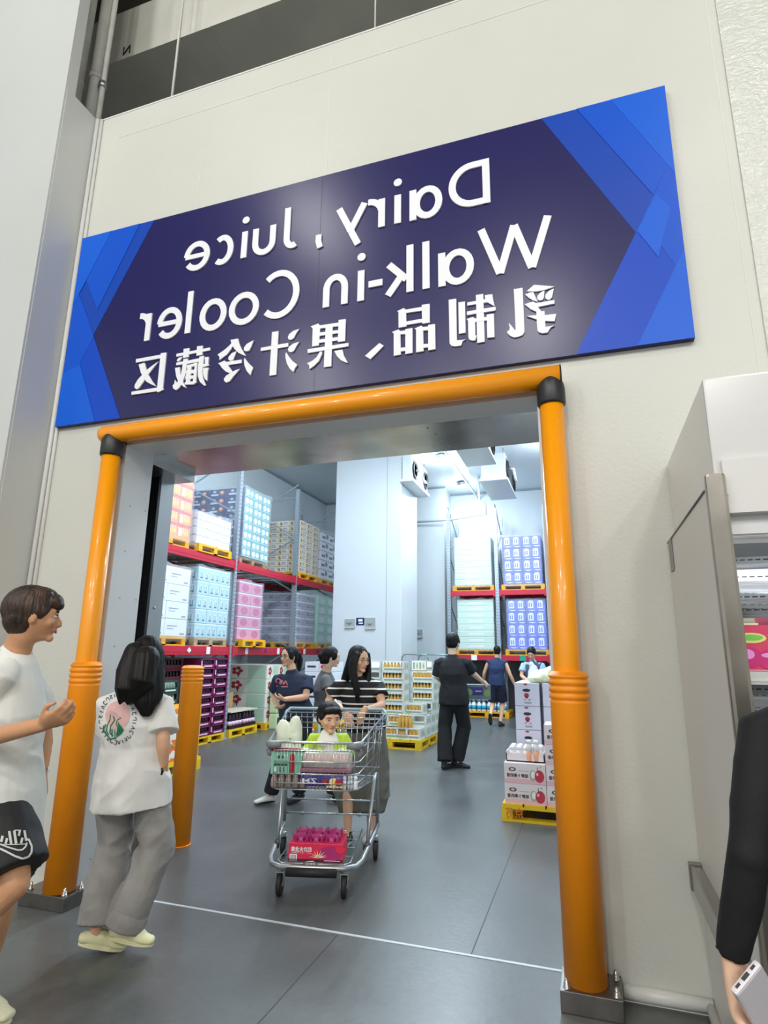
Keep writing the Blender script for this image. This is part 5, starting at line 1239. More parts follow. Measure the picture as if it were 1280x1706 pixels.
def head_mesh(mb, M, sex='m'):
    n, m_ = 28, 22; vs = []; fs = []
    for i in range(1, m_):
        ph = pi*i/m_
        for k in range(n):
            th = 2*pi*k/n; x = sin(ph)*cos(th); y = sin(ph)*sin(th); z = cos(ph)
            X, Y, Z = .076*x, .097*y, .118*z
            if z < 0:
                q = -z; X *= 1-.30*q**1.6
                if y < 0: Y *= 1-.55*q**1.2
                else: Y *= 1-.02*q
            if y > 0: Y = min(Y, .086+.006*(1-abs(x))) if z > -.75 else Y
            if abs(x) > .8 and z > -.2: X *= .97
            vs.append(M @ V((X, Y, Z)))
    vs.append(M @ V((0, 0, .118))); vs.append(M @ V((0, .012, -.112))); T = len(vs)-2
    for i in range(m_-2):
        for k in range(n): fs.append((i*n+k, (i+1)*n+k, (i+1)*n+(k+1) % n, i*n+(k+1) % n))
    for k in range(n): fs.append((T, k, (k+1) % n)); fs.append((T+1, (m_-2)*n+(k+1) % n, (m_-2)*n+k))
    mb.add(vs, fs, True); old = mb.M
    mb.M = M
    mb.tube([(0, .085, .022), (0, .094, .0), (0, .104, -.018), (0, .105, -.03), (0, .092, -.036)], [.007, .009, .012, .015, .010], 10)
    for s in (-1, 1):
        mb.ell((s*.012, .092, -.031), (.009, .010, .008), 8)                                   # nostril wings
        mb.ell((s*.078, -.004, -.006), (.008, .019, .031), 12, Matrix.Rotation(s*-.25, 3, 'Z'))   # ears
        mb.ell((s*.032, .076, .026), (.022, .012, .008), 10)                                     # brow ridge
        mb.ell((s*.042, .066, -.022), (.024, .018, .022), 10)                                    # cheeks
    mb.ell((0, .083, -.056), (.024, .012, .012), 12); mb.ell((0, .076, -.09), (.026, .018, .018), 12)
    mb.ell((0, .03, -.084), (.038, .050, .022), 12)
    mb.M = old
def face_parts(M, par, closed=False, brow=BROW):
    for s in (-1, 1):
        q = MB(); q.M = M; q.ell((s*.031, .083, .006), (.0145, .008, .0065 if not closed else .003), 12); q.m = 1; q.ell((s*.031, .0885, .006), (.0065, .0045, .006 if not closed else .0028), 10)
        q.build('eye', [EYEW, IRIS], par)
        q = MB(); q.M = M; q.tube([(s*.014, .092, .024), (s*.032, .093, .030), (s*.050, .082, .026)], [.0028, .0035, .0018], 6); q.build('eyebrow', brow, par)
        q = MB(); q.M = M; q.tube([(s*.017, .090, .009), (s*.031, .093, .0145), (s*.046, .084, .009)], .0014, 5); q.build('eyelid_line', brow, par)
    q = MB(); q.M = M; q.tube([(-.022, .089, -.057), (-.008, .0965, -.053), (0, .0975, -.054), (.008, .0965, -.053), (.022, .089, -.057)], [.002, .0045, .0045, .0045, .002], 8)
    q.tube([(-.018, .09, -.060), (0, .0965, -.063), (.018, .09, -.060)], [.002, .0055, .002], 8); q.build('lips', LIPS, par)
def hair_mesh(style, M, par, m, voxel=.007, front=None):
    q = MB(); q.M = M
    for pts_, rr_ in (front or []): q.M = None; loft(q, pts_, rr_, V((0, 1, 0)), 12); q.M = M
    if style in ('short', 'buzz', 'bowl', 'fringe'):
        g = .004 if style == 'buzz' else .013
        q.ell((0, -.025, .036), (.077+g, .097+g, .086+g*1.3), 24)
        q.ell((0, -.045, -.012), (.070+g, .062+g, .080), 18)
        for s in (-1, 1): q.ell((s*.070, .012, .022), (.012+g*.5, .036, .036), 12)
        if style == 'bowl': q.ell((0, .058, .078), (.070, .036, .030), 14)
        if style == 'fringe':
            q.ell((0, .068, .070), (.066, .038, .038), 14); q.ell((.015, .088, .056), (.048, .022, .024), 12); q.ell((0, .0, .090), (.074, .082, .045), 16)
    elif style in ('long', 'longfront', 'ponytail', 'bun'):
        q.ell((0, -.022, .034), (.088, .104, .098), 24); q.ell((0, -.05, -.015), (.078, .066, .085), 18)
        for s in (-1, 1): q.ell((s*.072, .022, .018), (.018, .045, .055), 12)
        if style in ('long', 'longfront'):
            q.M = None
            pts = [M @ V(p) for p in ((0, -.03, .03), (0, -.055, -.06), (0, -.085, -.14), (0, -.11, -.20), (0, -.12, -.26), (0, -.115, -.33))]
            loft(q, pts, [(.088, .075), (.094, .06), (.095, .045), (.09, .035), (.072, .025), (.03, .015)], M.to_3x3() @ V((0, 1, 0)))
            if style == 'longfront':
                for s in (-1, 1):
                    pts = [M @ V(p) for p in ((s*.062, .035, .06), (s*.084, .02, -.02), (s*.088, .03, -.11), (s*.080, .065, -.19), (s*.062, .095, -.27), (s*.055, .10, -.35))]
                    loft(q, pts, [(.02, .035), (.022, .05), (.026, .05), (.032, .035), (.032, .02), (.018, .012)], M.to_3x3() @ V((0, 1, 0)))
            q.M = M
        if style == 'ponytail':
            q.M = None; pts = [M @ V(p) for p in ((0, -.10, .03), (0, -.145, .02), (0, -.165, -.05), (0, -.16, -.13), (0, -.14, -.19))]
            loft(q, pts, [.022, .034, .036, .028, .010], M.to_3x3() @ V((1, 0, 0))); q.M = M
        if style == 'bun':
            q.ell((0, -.125, -.0), (.042, .036, .045), 14); q.ell((0, -.10, -.06), (.04, .03, .04), 12)
    o = q.build('hair', m, par); remesh(o, voxel, 10 if front else 3)
    iM = M.inverted(); off = V(par['_w'])
    for v in o.data.vertices:
        p = iM @ (v.co+off); a = math.atan2(p.x, p.y); nz = noise.noise(V((a*14, p.z*4, .3)))+.5*noise.noise(V((a*34, p.z*7, 2)))
        d = V((p.x, p.y+.02, p.z*.3)).normalized(); v.co = (M @ (p+d*.0045*nz))-off
    return o
def hand(mb, w, hd, pn, s, right, curl=.5, spread=.0, thumb=.6):
    y = V(hd).normalized(); z = V(pn); z = (z-y*z.dot(y)).normalized(); x = y.cross(z)
    if not right: x = -x                # x now points to the thumb side
    def P(a, b, c): return V(w)+(x*a+y*b+z*c)*s
    loft(mb, [P(0, -.03, 0), P(0, 0, 0), P(.002, .035, 0), P(0, .07, .002), P(0, .088, .004)], [(.026*s, .020*s), (.026*s, .019*s), (.036*s, .017*s), (.041*s, .015*s), (.040*s, .012*s)], z, 14)
    for i, (fx, L_, yb) in enumerate(((.031, .070, .084), (.0105, .080, .090), (-.0105, .074, .087), (-.031, .058, .078))):
        c = curl*(1+.12*i); a = c*.55; px_, py_, pz_ = fx, yb, .003; pts = [P(fx*.9, yb-.02, .002), P(px_, py_, pz_)]
        sx = fx*spread*3
        for seg, kk in ((.45, .55), (.30, 1.0), (.25, .8)):
            py_ += L_*seg*cos(a); pz_ += L_*seg*sin(a); px_ += sx*L_*seg; pts.append(P(px_, py_, pz_)); a += c*kk
        mb.tube(pts, [.0095*s, .0098*s, .0088*s, .0080*s, .0062*s], 9)
    pts = [P(.018, .012, .002), P(.036, .034, .010), P(.046+.012*thumb, .060, .014+.01*curl), P(.044+.016*thumb-.012*curl, .086, .020+.018*curl)]
    mb.tube(pts, [.014*s, .0125*s, .0105*s, .0075*s], 9)
def wrinkle(o, amp, f=(5, 5, 9), seed=0, hemz=None):
    me = o.data; ns = [v.normal.copy() for v in me.vertices]
    for v, nn in zip(me.vertices, ns):
        p = v.co; q = .6*noise.noise(V((p.x*4+seed, p.y*4, p.z*4))); a = .42-abs(noise.noise(V((p.x*f[0]+seed+q, p.y*f[1]+q, p.z*f[2]*.55+q*2))))*1.5+.35*(.3-abs(noise.noise(V((p.x*f[0]*2.2, p.y*f[1]*2.2+seed, p.z*f[2]*1.2)))))
        v.co = p+nn*amp*a
def decal(par, target, polys, m, name, off=.0025, sub=3):
    """lay flat polygons (lists of (point, direction)) onto a cloth surface; polys are 3D polygons projected along d"""
    base = V(target['_w']); me = target.data
    bvh = BVHTree.FromPolygons([v.co+base for v in me.vertices], [tuple(p.vertices) for p in me.polygons])
    bm = bmesh.new()
    for pts, d in polys:
        try: f = bm.faces.new([bm.verts.new(p) for p in pts])
        except ValueError: continue
    if sub:
        bmesh.ops.triangulate(bm, faces=list(bm.faces))
        for _ in range(sub*2):
            lg = [e for e in bm.edges if e.calc_length() > .011]
            if not lg: break
            bmesh.ops.subdivide_edges(bm, edges=lg, cuts=1); bmesh.ops.triangulate(bm, faces=[f for f in bm.faces if len(f.verts) > 3])
    for v in bm.verts:
        d = (v.co-V((0, 0, CH))).normalized()
        h = bvh.ray_cast(v.co-d*.6, d)
        if h[0] is not None: v.co = h[0]-d*off
        else: v.co = v.co
    bm.verts.index_update(); q = MB(); q.add([v.co.copy() for v in bm.verts], [[v.index for v in f.verts] for f in bm.faces], False); bm.free()
    return q.build(name, m, par)
class Person:
    def __init__(s, label, base, yaw, sc=1.0, skin=SKIN, vox=.0065, female=False, group=None):
        s.base = V(base); s.yaw = yaw; s.s = sc; s.skin = skin; s.vox = vox; s.label = label; s.fem = female; s.group = group
        s.h = V((sin(yaw), cos(yaw), 0)); s.r = V((cos(yaw), -sin(yaw), 0)); s.hs = 1.0; s.armk = 1.0
    def L(s, r, f, z): return s.base+s.r*(r*s.s)+s.h*(f*s.s)+V((0, 0, z*s.s))
    def body(s, P, C, N, H, hyaw, hpitch=0, hroll=0, sw=None, arms=None, legs=None, closed=False, headscale=1.0, feet=True):
        k = s.s; s.P, s.C, s.N, s.H = map(V, (P, C, N, H)); s.sw = (sw or (.165 if s.fem else .185))*k
        mb = MB(); s.up = (s.N-s.P).normalized(); s.side = s.r
        hw = .085*k
        s.M = hmat(s.H, hyaw, hpitch, hroll, k*headscale)
        tor = [s.P-s.up*.07*k, s.P+s.up*.02*k, lerp(s.P, s.C, .5), s.C, lerp(s.C, s.N, .55), lerp(s.C, s.N, .86), s.N]
        rads = [(.14, .10), (.16, .11), (.13, .095), (.155, .105), (.13, .085), (.085, .065), (.058, .056)]
        loft(mb, tor, [(a*k, b*k) for a, b in rads], s.h)
        nk = s.M @ V((0, -.022, -.075)); loft(mb, [s.N-s.up*.05*k, lerp(s.N, nk, .5), nk], [(.062*k, .060*k), (.053*k, .055*k), (.052*k, .056*k)], s.h)
        if headscale > 1.2: s.M = s.M @ Matrix.Diagonal((1.10, 1.0, .94, 1))
        head_mesh(mb, s.M)
        s.sh = {}; s.arms = arms or {}
        for sd, (el, wr, hd, pn, curl) in s.arms.items():
            g = 1 if sd == 'R' else -1; S = s.N-s.up*.055*k+s.side*s.sw*g; s.sh[sd] = S
            el, wr = V(el), V(wr); ak = s.armk*k
            loft(mb, [S-s.side*g*.04*k-s.up*.02*k, lerp(S, el, .12), lerp(S, el, .5), lerp(S, el, .92)], [.036*ak, .042*ak, .043*ak, .038*ak], s.h, 14)
            loft(mb, [lerp(el, S, .05), lerp(el, wr, .25), lerp(el, wr, .6), wr], [.039*ak, .040*ak, .033*ak, (.027*ak, .023*ak)], s.h, 14)
            hand(mb, wr, hd, pn, k*(.92 if s.fem else 1), sd == 'R', curl)
        s.legs = legs or {}; s.hip = {}
        for sd, (kn, an, td) in s.legs.items():
            g = 1 if sd == 'R' else -1; hp = s.P-s.up*.05*k+s.side*hw*g; s.hip[sd] = hp; kn, an = V(kn), V(an)
            loft(mb, [hp, lerp(hp, kn, .45), lerp(hp, kn, .93)], [.088*k, .074*k, .055*k], s.h, 14)
            loft(mb, [lerp(kn, hp, .04), lerp(kn, an, .28), lerp(kn, an, .65), an], [.055*k, .056*k, .042*k, .034*k], s.h, 14)
            if feet:
                td = V(td).normalized(); loft(mb, [an+V((0, 0, -.01*k)), an+td*.05*k-V((0, 0, .035*k)), an+td*.12*k-V((0, 0, .05*k))], [.034*k, (.034*k, .03*k), (.036*k, .018*k)], V((0, 0, 1)), 12)
        o = mb.build('person', s.skin, None, base=tuple(s.base)); remesh(o, s.vox, 3); s.o = o
        tag(o, s.label, 'person', s.group); face_parts(s.M, o, closed); return o
    def shirt(s, m, hem=.05, add=.03, sleeve=.5, sr=.065, name='shirt', flare=0, wr=.007, seed=0, hemtilt=None, neck=(.078, .070), smooth=4, vox=None):
        k = s.s; mb = MB(); A = add*k; lo = s.P-s.up*hem*k
        w = .015 if s.fem else 0
        R = [((.165+flare)*k+A, (.12+flare*.8)*k+A), ((.165+flare*.7)*k+A, (.12+flare*.5)*k+A), ((.145-w+flare*.4)*k+A, .105*k+A), (.165*k+A, .118*k+A), (s.sw*.95+A*.5, .10*k+A*.6), (s.sw*.76+A*.3, .082*k+A*.3), (neck[0]*k, neck[1]*k)]
        pts = [lo, lerp(lo, lerp(s.P, s.C, .5), .5), lerp(s.P, s.C, .55), s.C, lerp(s.C, s.N, .5), lerp(s.C, s.N, .8), lerp(s.C, s.N, .97)]
        loft(mb, pts, R, s.h, 24, (False, True))
        for sd in s.arms:
            g = 1 if sd == 'R' else -1; S = s.sh[sd]; el, wr_ = V(s.arms[sd][0]), V(s.arms[sd][1])
            if sleeve <= 1:
                S2 = S-s.up*.024*k; loft(mb, [S2-s.side*g*.045*k+s.up*.01, S2+s.side*g*.008*k, lerp(S2, el, sleeve*.45), lerp(S2, el, sleeve)], [.058*k, .062*k, sr*.93*k, (sr+.004)*k], s.h, 18, (True, False))
            else:
                loft(mb, [S-s.side*g*.05*k, S, lerp(S, el, .5), el], [.066*k, sr*k, sr*.95*k, sr*.86*k], s.h, 16); loft(mb, [lerp(el, S, .06), lerp(el, wr_, .4), lerp(el, wr_, sleeve-1)], [sr*.86*k, sr*.80*k, sr*.66*k], s.h, 16, (True, False))
        o = mb.build(name, m, s.o); remesh(o, vox or max(s.vox, .0065), smooth); wrinkle(o, wr*k, seed=seed); return o
    def trousers(s, m, r=(.10, .085, .075), name='trousers', to=1.0, waist=.08, wr=.008, seed=3, cuff=None):
        """to: 1.0 = down to the ankle, .5 = to the knee"""
        k = s.s; mb = MB(); loft(mb, [s.P-s.up*.10*k, s.P-s.up*.02*k, s.P+s.up*waist*k], [(.15*k, .115*k), (.172*k, .125*k), (.15*k, .11*k)], s.h, 22)
        for sd in s.legs:
            hp = s.hip[sd]; kn, an = V(s.legs[sd][0]), V(s.legs[sd][1])
            if to <= .5:
                f = to*2; loft(mb, [hp, lerp(hp, kn, f*.5), lerp(hp, kn, f)], [r[0]*k, r[1]*k, r[2]*k], s.h, 18, (True, False))
            else:
                f = (to-.5)*2; loft(mb, [hp, lerp(hp, kn, .5), kn], [r[0]*k, (r[0]+r[1])/2*k, r[1]*k], s.h, 18)
                loft(mb, [lerp(kn, hp, .1), lerp(kn, an, .4*f), lerp(kn, an, f)], [r[1]*k, (r[1]+r[2])/2*k, r[2]*k], s.h, 18, (True, False))
        o = mb.build(name, m, s.o); remesh(o, max(s.vox, .007), 4); wrinkle(o, wr*k, seed=seed); return o
    def shoe(s, sd, m, sole=None, name='shoe', L_=.27, lift=None, drop=.075, pitch=0, holes=False):
        k = s.s; an, td = V(s.legs[sd][1]), V(s.legs[sd][2]).normalized(); sdv = V((td.y, -td.x, 0)).normalized(); upv = sdv.cross(td).normalized()
        if upv.z < 0: upv = -upv
        b = an-upv*drop*k
        def P(a, c, z): return b+(td*a+sdv*c+upv*z)*k
        q = MB(); loft(q, [P(-.05, 0, .035), P(0, 0, .042), P(.06, .002, .038), P(.12, .003, .028), P(.17, .0, .024)], [(.032*k, .03*k), (.037*k, .044*k), (.041*k, .036*k), (.045*k, .027*k), (.036*k, .02*k)], upv, 14)
        if name != 'clog': loft(q, [P(-.01, 0, .04), P(-.012, 0, .085)], [.042*k, .04*k], td, 12)
        else: loft(q, [P(.11, .0, .035), P(.04, 0, .055)], [(.045*k, .03*k), (.042*k, .035*k)], upv, 12)
        o = q.build(name, m, s.o); remesh(o, max(.006, s.vox*.9), 3)
        q = MB(); pl = [(.045*cos(a)*(1.0 if sin(a) > 0 else .85), .06+.125*sin(a)) for a in [2*pi*i/20 for i in range(20)]]
        q.prism([(x, y) for x, y in pl], lambda p: P(p[1], p[0], .022), lambda p: P(p[1], p[0], .0)); q.build('sole', sole or m, o)
        if holes:
            for i in range(3): MB().ell(P(.10+.022*i, -.036-.0*i, .045-.004*i), (.006, .006, .006), 8).build('vent_hole', mat('clog_hole', '#4a4638', .8), o)
        return o
def striped(name, c1, c2, freq, axis='Z', duty=.22, rough=.8):
    m = mat(name, c1, rough); nt = m.node_tree; b = nt.nodes['Principled BSDF']
    g = nt.nodes.new('ShaderNodeTexCoord'); sp = nt.nodes.new('ShaderNodeSeparateXYZ'); nt.links.new(g.outputs['Object'], sp.inputs[0])
    a = nt.nodes.new('ShaderNodeMath'); a.operation = 'MULTIPLY'; a.inputs[1].default_value = freq; nt.links.new(sp.outputs[axis], a.inputs[0])
    f = nt.nodes.new('ShaderNodeMath'); f.operation = 'FRACT'; nt.links.new(a.outputs[0], f.inputs[0])
    l_ = nt.nodes.new('ShaderNodeMath'); l_.operation = 'LESS_THAN'; l_.inputs[1].default_value = duty; nt.links.new(f.outputs[0], l_.inputs[0])
    mx = nt.nodes.new('ShaderNodeMixRGB'); mx.inputs[1].default_value = lin(c1); mx.inputs[2].default_value = lin(c2); nt.links.new(l_.outputs[0], mx.inputs[0]); nt.links.new(mx.outputs[0], b.inputs['Base Color'])
    return m
def cloth(name, c, var=.06, rough=.85): return mat(name, c, rough, bump=.25, bscale=180, var=var, vscale=9, bdist=.002)
D = radians
UP = V((0, 0, 1))

# ---- 1 young man in white T-shirt at the left edge
p = Person('young man in white T-shirt and black shorts at the left edge', (-2.33, 2.02, 0), D(52), 1.0, SKINT, .006)
hr = V((0, -1, 0))
ra_el = V((-2.47, 1.80, 1.10)); ra_wr = at(74, 1206, 1.76)
la_el = V((-2.42, 2.26, 1.12)); la_wr = at(70, 1288, 2.22)
p.body(V((-2.33, 2.02, .93)), V((-2.34, 2.01, 1.22)), V((-2.37, 2.0, 1.475)), V((-2.285, 2.0, 1.635)), D(42), D(-3), 0, .165,
       {'R': (ra_el, ra_wr, at(116, 1190, 1.74)-ra_wr, V((.1, .55, .8)), 1.0), 'L': (la_el, la_wr, at(78, 1330, 2.24)-la_wr, V((-.5, -.6, .1)), 1.0)},
       {'R': (V((-2.09, 1.92, .63)), V((-2.40, 1.80, .37)), V((.3, 0, -.95))), 'L': (V((-2.42, 2.16, .50)), V((-2.53, 2.22, .078)), V((1, -.02, 0)))}, headscale=.98)
WT = cloth('white_tshirt_cotton', '#e9eae4', .04); BLK = cloth('black_shorts', '#1a1a1c', .1, .7)
sh = p.shirt(WT, hem=.17, add=.022, sleeve=.80, sr=.088, flare=.005, wr=.012, name='tshirt')
st = p.trousers(BLK, (.105, .12, .125), 'shorts', .42, seed=8, wr=.01)
hair_mesh('fringe', p.M, p.o, HAIRN, .006)
p.shoe('L', mat('cream_rubber', '#dcd9b8', .55), name='clog'); p.shoe('R', mat('cream_rubber', '#dcd9b8', .55), name='clog')
# logo on the shorts: mirrored letters above an outlined swoosh
LOGO = mat('grey_white_logo', '#c9cac8', .6)
def on_px(poly, Y): return [at(x, y, Y) for x, y in poly]
def ribbon(pts, wd, Y):
    out = []
    for (x0, y0), (x1, y1) in zip(pts[:-1], pts[1:]):
        d = V((x1-x0, y1-y0)); 
        if d.length < 1e-6: continue
        d.normalize(); nx, ny = -d.y*wd/2, d.x*wd/2
        out.append((on_px([(x0+nx, y0+ny), (x1+nx, y1+ny), (x1-nx, y1-ny), (x0-nx, y0-ny)], Y), fw))
    return out
S16 = 1/16
def z16(l): return [(a*S16, 1360+b*S16) for a, b in l]
pol = []
for l, wd in [([(690, 640), (760, 600), (850, 800), (840, 960), (760, 1080), (600, 1130), (400, 1060), (150, 930), (0, 860)], 3.4), ([(720, 700), (690, 800), (600, 890), (480, 900), (240, 830), (0, 740)], 2.6),
              ([(650, 370), (700, 650)], 4.0), ([(530, 380), (500, 520)], 3.8), ([(600, 570), (560, 720)], 4.0), ([(380, 380), (430, 730)], 4.4), ([(245, 390), (300, 740)], 4.4), ([(190, 580), (150, 730)], 4.0), ([(70, 520), (30, 680)], 4.4), ([(0, 750), (420, 750), (720, 735)], 1.6), ([(380, 370), (560, 370)], 1.6)]:
    pol += ribbon(z16(l), wd, 1.8)
decal(p.o, st, pol, LOGO, 'shorts_logo', .004, 0)
MB().tube([la_wr+V((.03*cos(a), .012*sin(a)-.0, .030*sin(a))) for a in [2*pi*i/16 for i in range(16)]], .0035, 6, closed=True).build('bracelet', CHROME, p.o)
MB().tube([V((-2.37, 2.0, 1.49))+V((.074*cos(a), .068*sin(a), .012*cos(a)*-1)) for a in [2*pi*i/24 for i in range(24)]], .002, 5, closed=True).build('necklace', ZINC, p.o)

# ---- 2 girl in grey sweatpants
p = Person('girl seen from behind in white back-print T-shirt and grey sweatpants', (-2.38, 2.85, 0), D(-26), .93, SKIN, .0062, True)
gw = at(273, 1274, 2.87)
p.body(V((-2.39, 2.84, .86)), V((-2.40, 2.83, 1.10)), V((-2.40, 2.82, 1.285)), V((-2.365, 2.83, 1.455)), D(-52), D(-6), 0, .155,
       {'R': (at(272, 1232, 2.84), gw, at(264, 1312, 2.88)-gw, V((-.8, .3, .2)), 1.1), 'L': (V((-2.56, 2.86, 1.02)), V((-2.42, 3.02, .98)), V((.8, .5, .1)), V((0, 0, -1)), .8)},
       {'R': (V((-2.25, 2.93, .46)), V((-2.345, 2.84, .125)), V((.95, .28, -.12))), 'L': (V((-2.50, 2.89, .46)), V((-2.475, 2.79, .10)), V((.75, .62, -.25)))})
sh = p.shirt(cloth('white_tshirt_cotton_b', '#ecebe6', .03), hem=.19, add=.030, sleeve=.80, sr=.082, flare=.034, wr=.016, name='tshirt', seed=4)
GSW = cloth('grey_sweat_fabric', '#a3a09c', .2)
tr = p.trousers(GSW, (.104, .098, .10), 'sweatpants', .96, wr=.022, seed=5)
q = MB(); kn, an = V(p.legs['R'][0]), V(p.legs['R'][1]); loft(q, [lerp(kn, an, .80), lerp(kn, an, .90), lerp(kn, an, 1.02)], [.098, .104, .10], p.h, 18, (False, False)); o = q.build('turned_cuff', GSW, p.o); remesh(o, .007, 3); wrinkle(o, .008, seed=2)
hair_mesh('long', p.M, p.o, HAIRB, .0062, [([at(226, 1085, 2.74), at(214, 1120, 2.70), at(207, 1150, 2.66), at(200, 1172, 2.66)], [.06, .065, .05, .010]), ([at(244, 1095, 2.74), at(236, 1135, 2.70), at(214, 1170, 2.68)], [.075, .07, .018])])
CRM = mat('cream_clog_rubber', '#e6e2b4', .55)
p.shoe('R', CRM, name='clog', drop=.07, holes=True); p.shoe('L', CRM, name='clog', drop=.07)
# back print
PINK = mat('print_pink', '#e8bcb8', .8); PGR = mat('print_green', '#2f7d55', .8); PNV = mat('print_navy', '#3d4458', .8)
def gpx(l): return [(160+a*90/1280, 1140+b*110/1564) for a, b in l]
def gp(l): return (on_px(gpx(l), 2.6), fw)
polys = [gp([(210+560*0+(290*cos(a)+300), 730+330*sin(a)) for a in [2*pi*i/26 for i in range(26)]])]
decal(p.o, sh, polys, PINK, 'flower_print', .0022, 3)
def grib(l, wd): return ribbon(gpx(l), wd, 2.6)
pol = [gp([(520, 880), (660, 1080), (600, 1180), (480, 1260), (540, 1130), (560, 1050)])]
for l, wd in [([(340, 720), (330, 850), (270, 960), (240, 1100), (300, 1200)], 1.8), ([(410, 760), (440, 850), (340, 1000), (330, 1150), (400, 1230)], 2.2), ([(600, 790), (500, 850), (480, 960), (530, 1040), (480, 1200)], 1.6), ([(230, 950), (170, 1080), (240, 1180), (330, 1300), (480, 1270)], 2.4), ([(380, 1060), (380, 1250)], 1.8), ([(440, 1080), (450, 1260)], 1.4)]: pol += grib(l, wd)
decal(p.o, sh, pol, PGR, 'leaf_print', .0034, 2)
pol = []
cx, cy, ax_, ay_ = 510, 820, 400, 560
for i, a in enumerate([x*12.5 for x in range(29)]):
    if 60 < a < 90 or 200 < a < 212: continue
    aa = radians(a); c = (cx+ax_*cos(aa), cy-ay_*sin(aa)); t = (-sin(aa)*ax_, -cos(aa)*ay_); n_ = math.hypot(*t); t = (t[0]/n_, t[1]/n_); nn = (cos(aa), -sin(aa))
    def g(u, v): return (c[0]+t[0]*u*30+nn[0]*v*42, c[1]+t[1]*u*30+nn[1]*v*42)
    sh_ = [[g(-1, -1), g(-1, 1), g(1, 1), g(1, .1)], [g(-1, 1), g(1, 1), g(1, -1), g(-1, -1)], [g(-1, -1), g(0, 1), g(1, -1)], [g(0, -1), g(0, 1)], [g(1, 1), g(-1, .7), g(1, -.3), g(-1, -1)]][i % 5]
    pol += grib(sh_, 1.25)
decal(p.o, sh, pol, PNV, 'ring_print', .003, 0)
ph = MB(); gh = at(258, 1298, 2.86)
ph.M = Matrix.Translation(gh) @ Matrix.Rotation(.5, 4, 'Y') @ Matrix.Rotation(-.5, 4, 'Z'); ph.bbox(-.038, .038, -.006, .006, -.075, .075, .005)
o = ph.build('phone', mat('phone_black', '#17181c', .2), None, base=gh); tag(o, 'dark phone held low in the right hand of the girl in grey sweatpants', 'phone')

# ---- 3 woman in striped top behind the cart
p = Person('woman with glasses and striped black top leaning on the cart handle', (-1.90, 4.98, 0), D(157), .93, SKIN, .0075, True)
wr1 = at(575, 1187, 4.74); wr2 = at(607, 1183, 4.74)
p.body(V((-1.88, 5.12, .84)), V((-1.90, 5.06, 1.10)), V((-1.925, 5.0, 1.275)), V((-1.90, 4.97, 1.435)), D(118), D(-8), D(0), .185,
       {'R': (at(547, 1170, 4.95), wr1, at(588, 1216, 4.70)-wr1, V((.1, .7, -.6)), .45), 'L': (at(637, 1176, 4.97), wr2, at(594, 1213, 4.70)-wr2, V((-.1, .7, -.6)), .6)},
       {'R': (V((-1.98, 5.0, .46)), V((-1.93, 4.86, .075)), V((-.1, -1, 0))), 'L': (V((-1.80, 5.05, .46)), V((-1.80, 5.06, .075)), V((.1, -1, 0)))})
STR = striped('striped_knit', '#16161b', '#e7e3dc', 16, 'Z', .2)
p.shirt(STR, hem=.0, add=.028, sleeve=.55, sr=.078, name='striped_top', seed=6, wr=.005)
GSK = cloth('grey_skirt_cloth', '#6d6c62', .12)
q = MB(); loft(q, [p.P+UP*.1, p.P-UP*.02, p.P-UP*.18+V((-.01, 0, 0)), p.P-UP*.38+V((-.02, -.01, 0)), p.P-UP*.52+V((-.02, -.02, 0)), V((-1.885, 5.07, .19))], [(.15, .12), (.18, .14), (.205, .155), (.235, .17), (.235, .17), (.19, .14)], p.h, 22, (False, False)); o = q.build('skirt', GSK, p.o); remesh(o, .01, 4); wrinkle(o, .014, (7, 7, 2))
hair_mesh('longfront', p.M, p.o, HAIRB, .0065)
WSH = mat('white_shoe', '#dcdcd6', .5)
p.shoe('R', BLACKR, WSH, drop=.072); p.shoe('L', WSH, drop=.072)
def glasses(M, par, m):
    for s in (-1, 1):
        q = MB(); q.M = M; q.tube([(s*.032+.021*cos(a), .102-.004*abs(cos(a)), .004+.018*sin(a)) for a in [2*pi*i/16 for i in range(16)]], .0016, 5, closed=True)
        q.tube([(s*.053, .098, .008), (s*.078, .04, .008), (s*.080, .0, .004)], .0015, 5); q.build('glasses_frame', m, par)
    q = MB(); q.M = M; q.tube([(-.011, .102, .006), (0, .105, .009), (.011, .102, .006)], .0015, 5); q.build('glasses_bridge', m, par)
glasses(p.M, p.o, mat('gold_wire', '#9a7f66', .3, .7))
MB().tube([wr1+V((.028*cos(a), .028*sin(a), .012*cos(a)+.02)) for a in [2*pi*i/16 for i in range(16)]], .005, 6, closed=True).build('wrist_watch', mat('rose_band', '#c98d7c', .4), p.o)

# ---- 4 boy in the cart
p = Person('small boy with short black hair in lime green and white jacket sitting in the cart', (-1.82, 4.18, .60), D(157), .62, SKIN, .0055)
bwr = cw(-.12, .17, .80); bwl = cw(.10, .2, .80)
p.body(V((-1.83, 4.26, .66)), V((-1.82, 4.22, .80)), V((-1.82, 4.17, .915)), V((-1.80, 4.14, 1.035)), D(138), D(-10), 0, .16,
       {'R': (V((-1.97, 4.17, .80)), bwr, V((.2, -1, -.1)), V((0, 0, -1)), .5), 'L': (V((-1.68, 4.22, .80)), bwl, V((-.1, -1, -.1)), V((0, 0, -1)), .5)},
       {'R': (V((-1.92, 4.06, .70)), V((-1.90, 4.05, .63)), V((0, -1, 0))), 'L': (V((-1.74, 4.08, .70)), V((-1.74, 4.07, .63)), V((0, -1, 0)))}, headscale=1.42, feet=False, closed=True)
LIME = cloth('lime_jacket', '#b7d63a', .12, .7); WHJ = cloth('white_jacket', '#eeebe2', .03, .8)
o = p.shirt(LIME, hem=-.02, add=.045, sleeve=1.55, sr=.088, name='lime_jacket', seed=9, wr=.012, neck=(.10, .09), vox=.007)
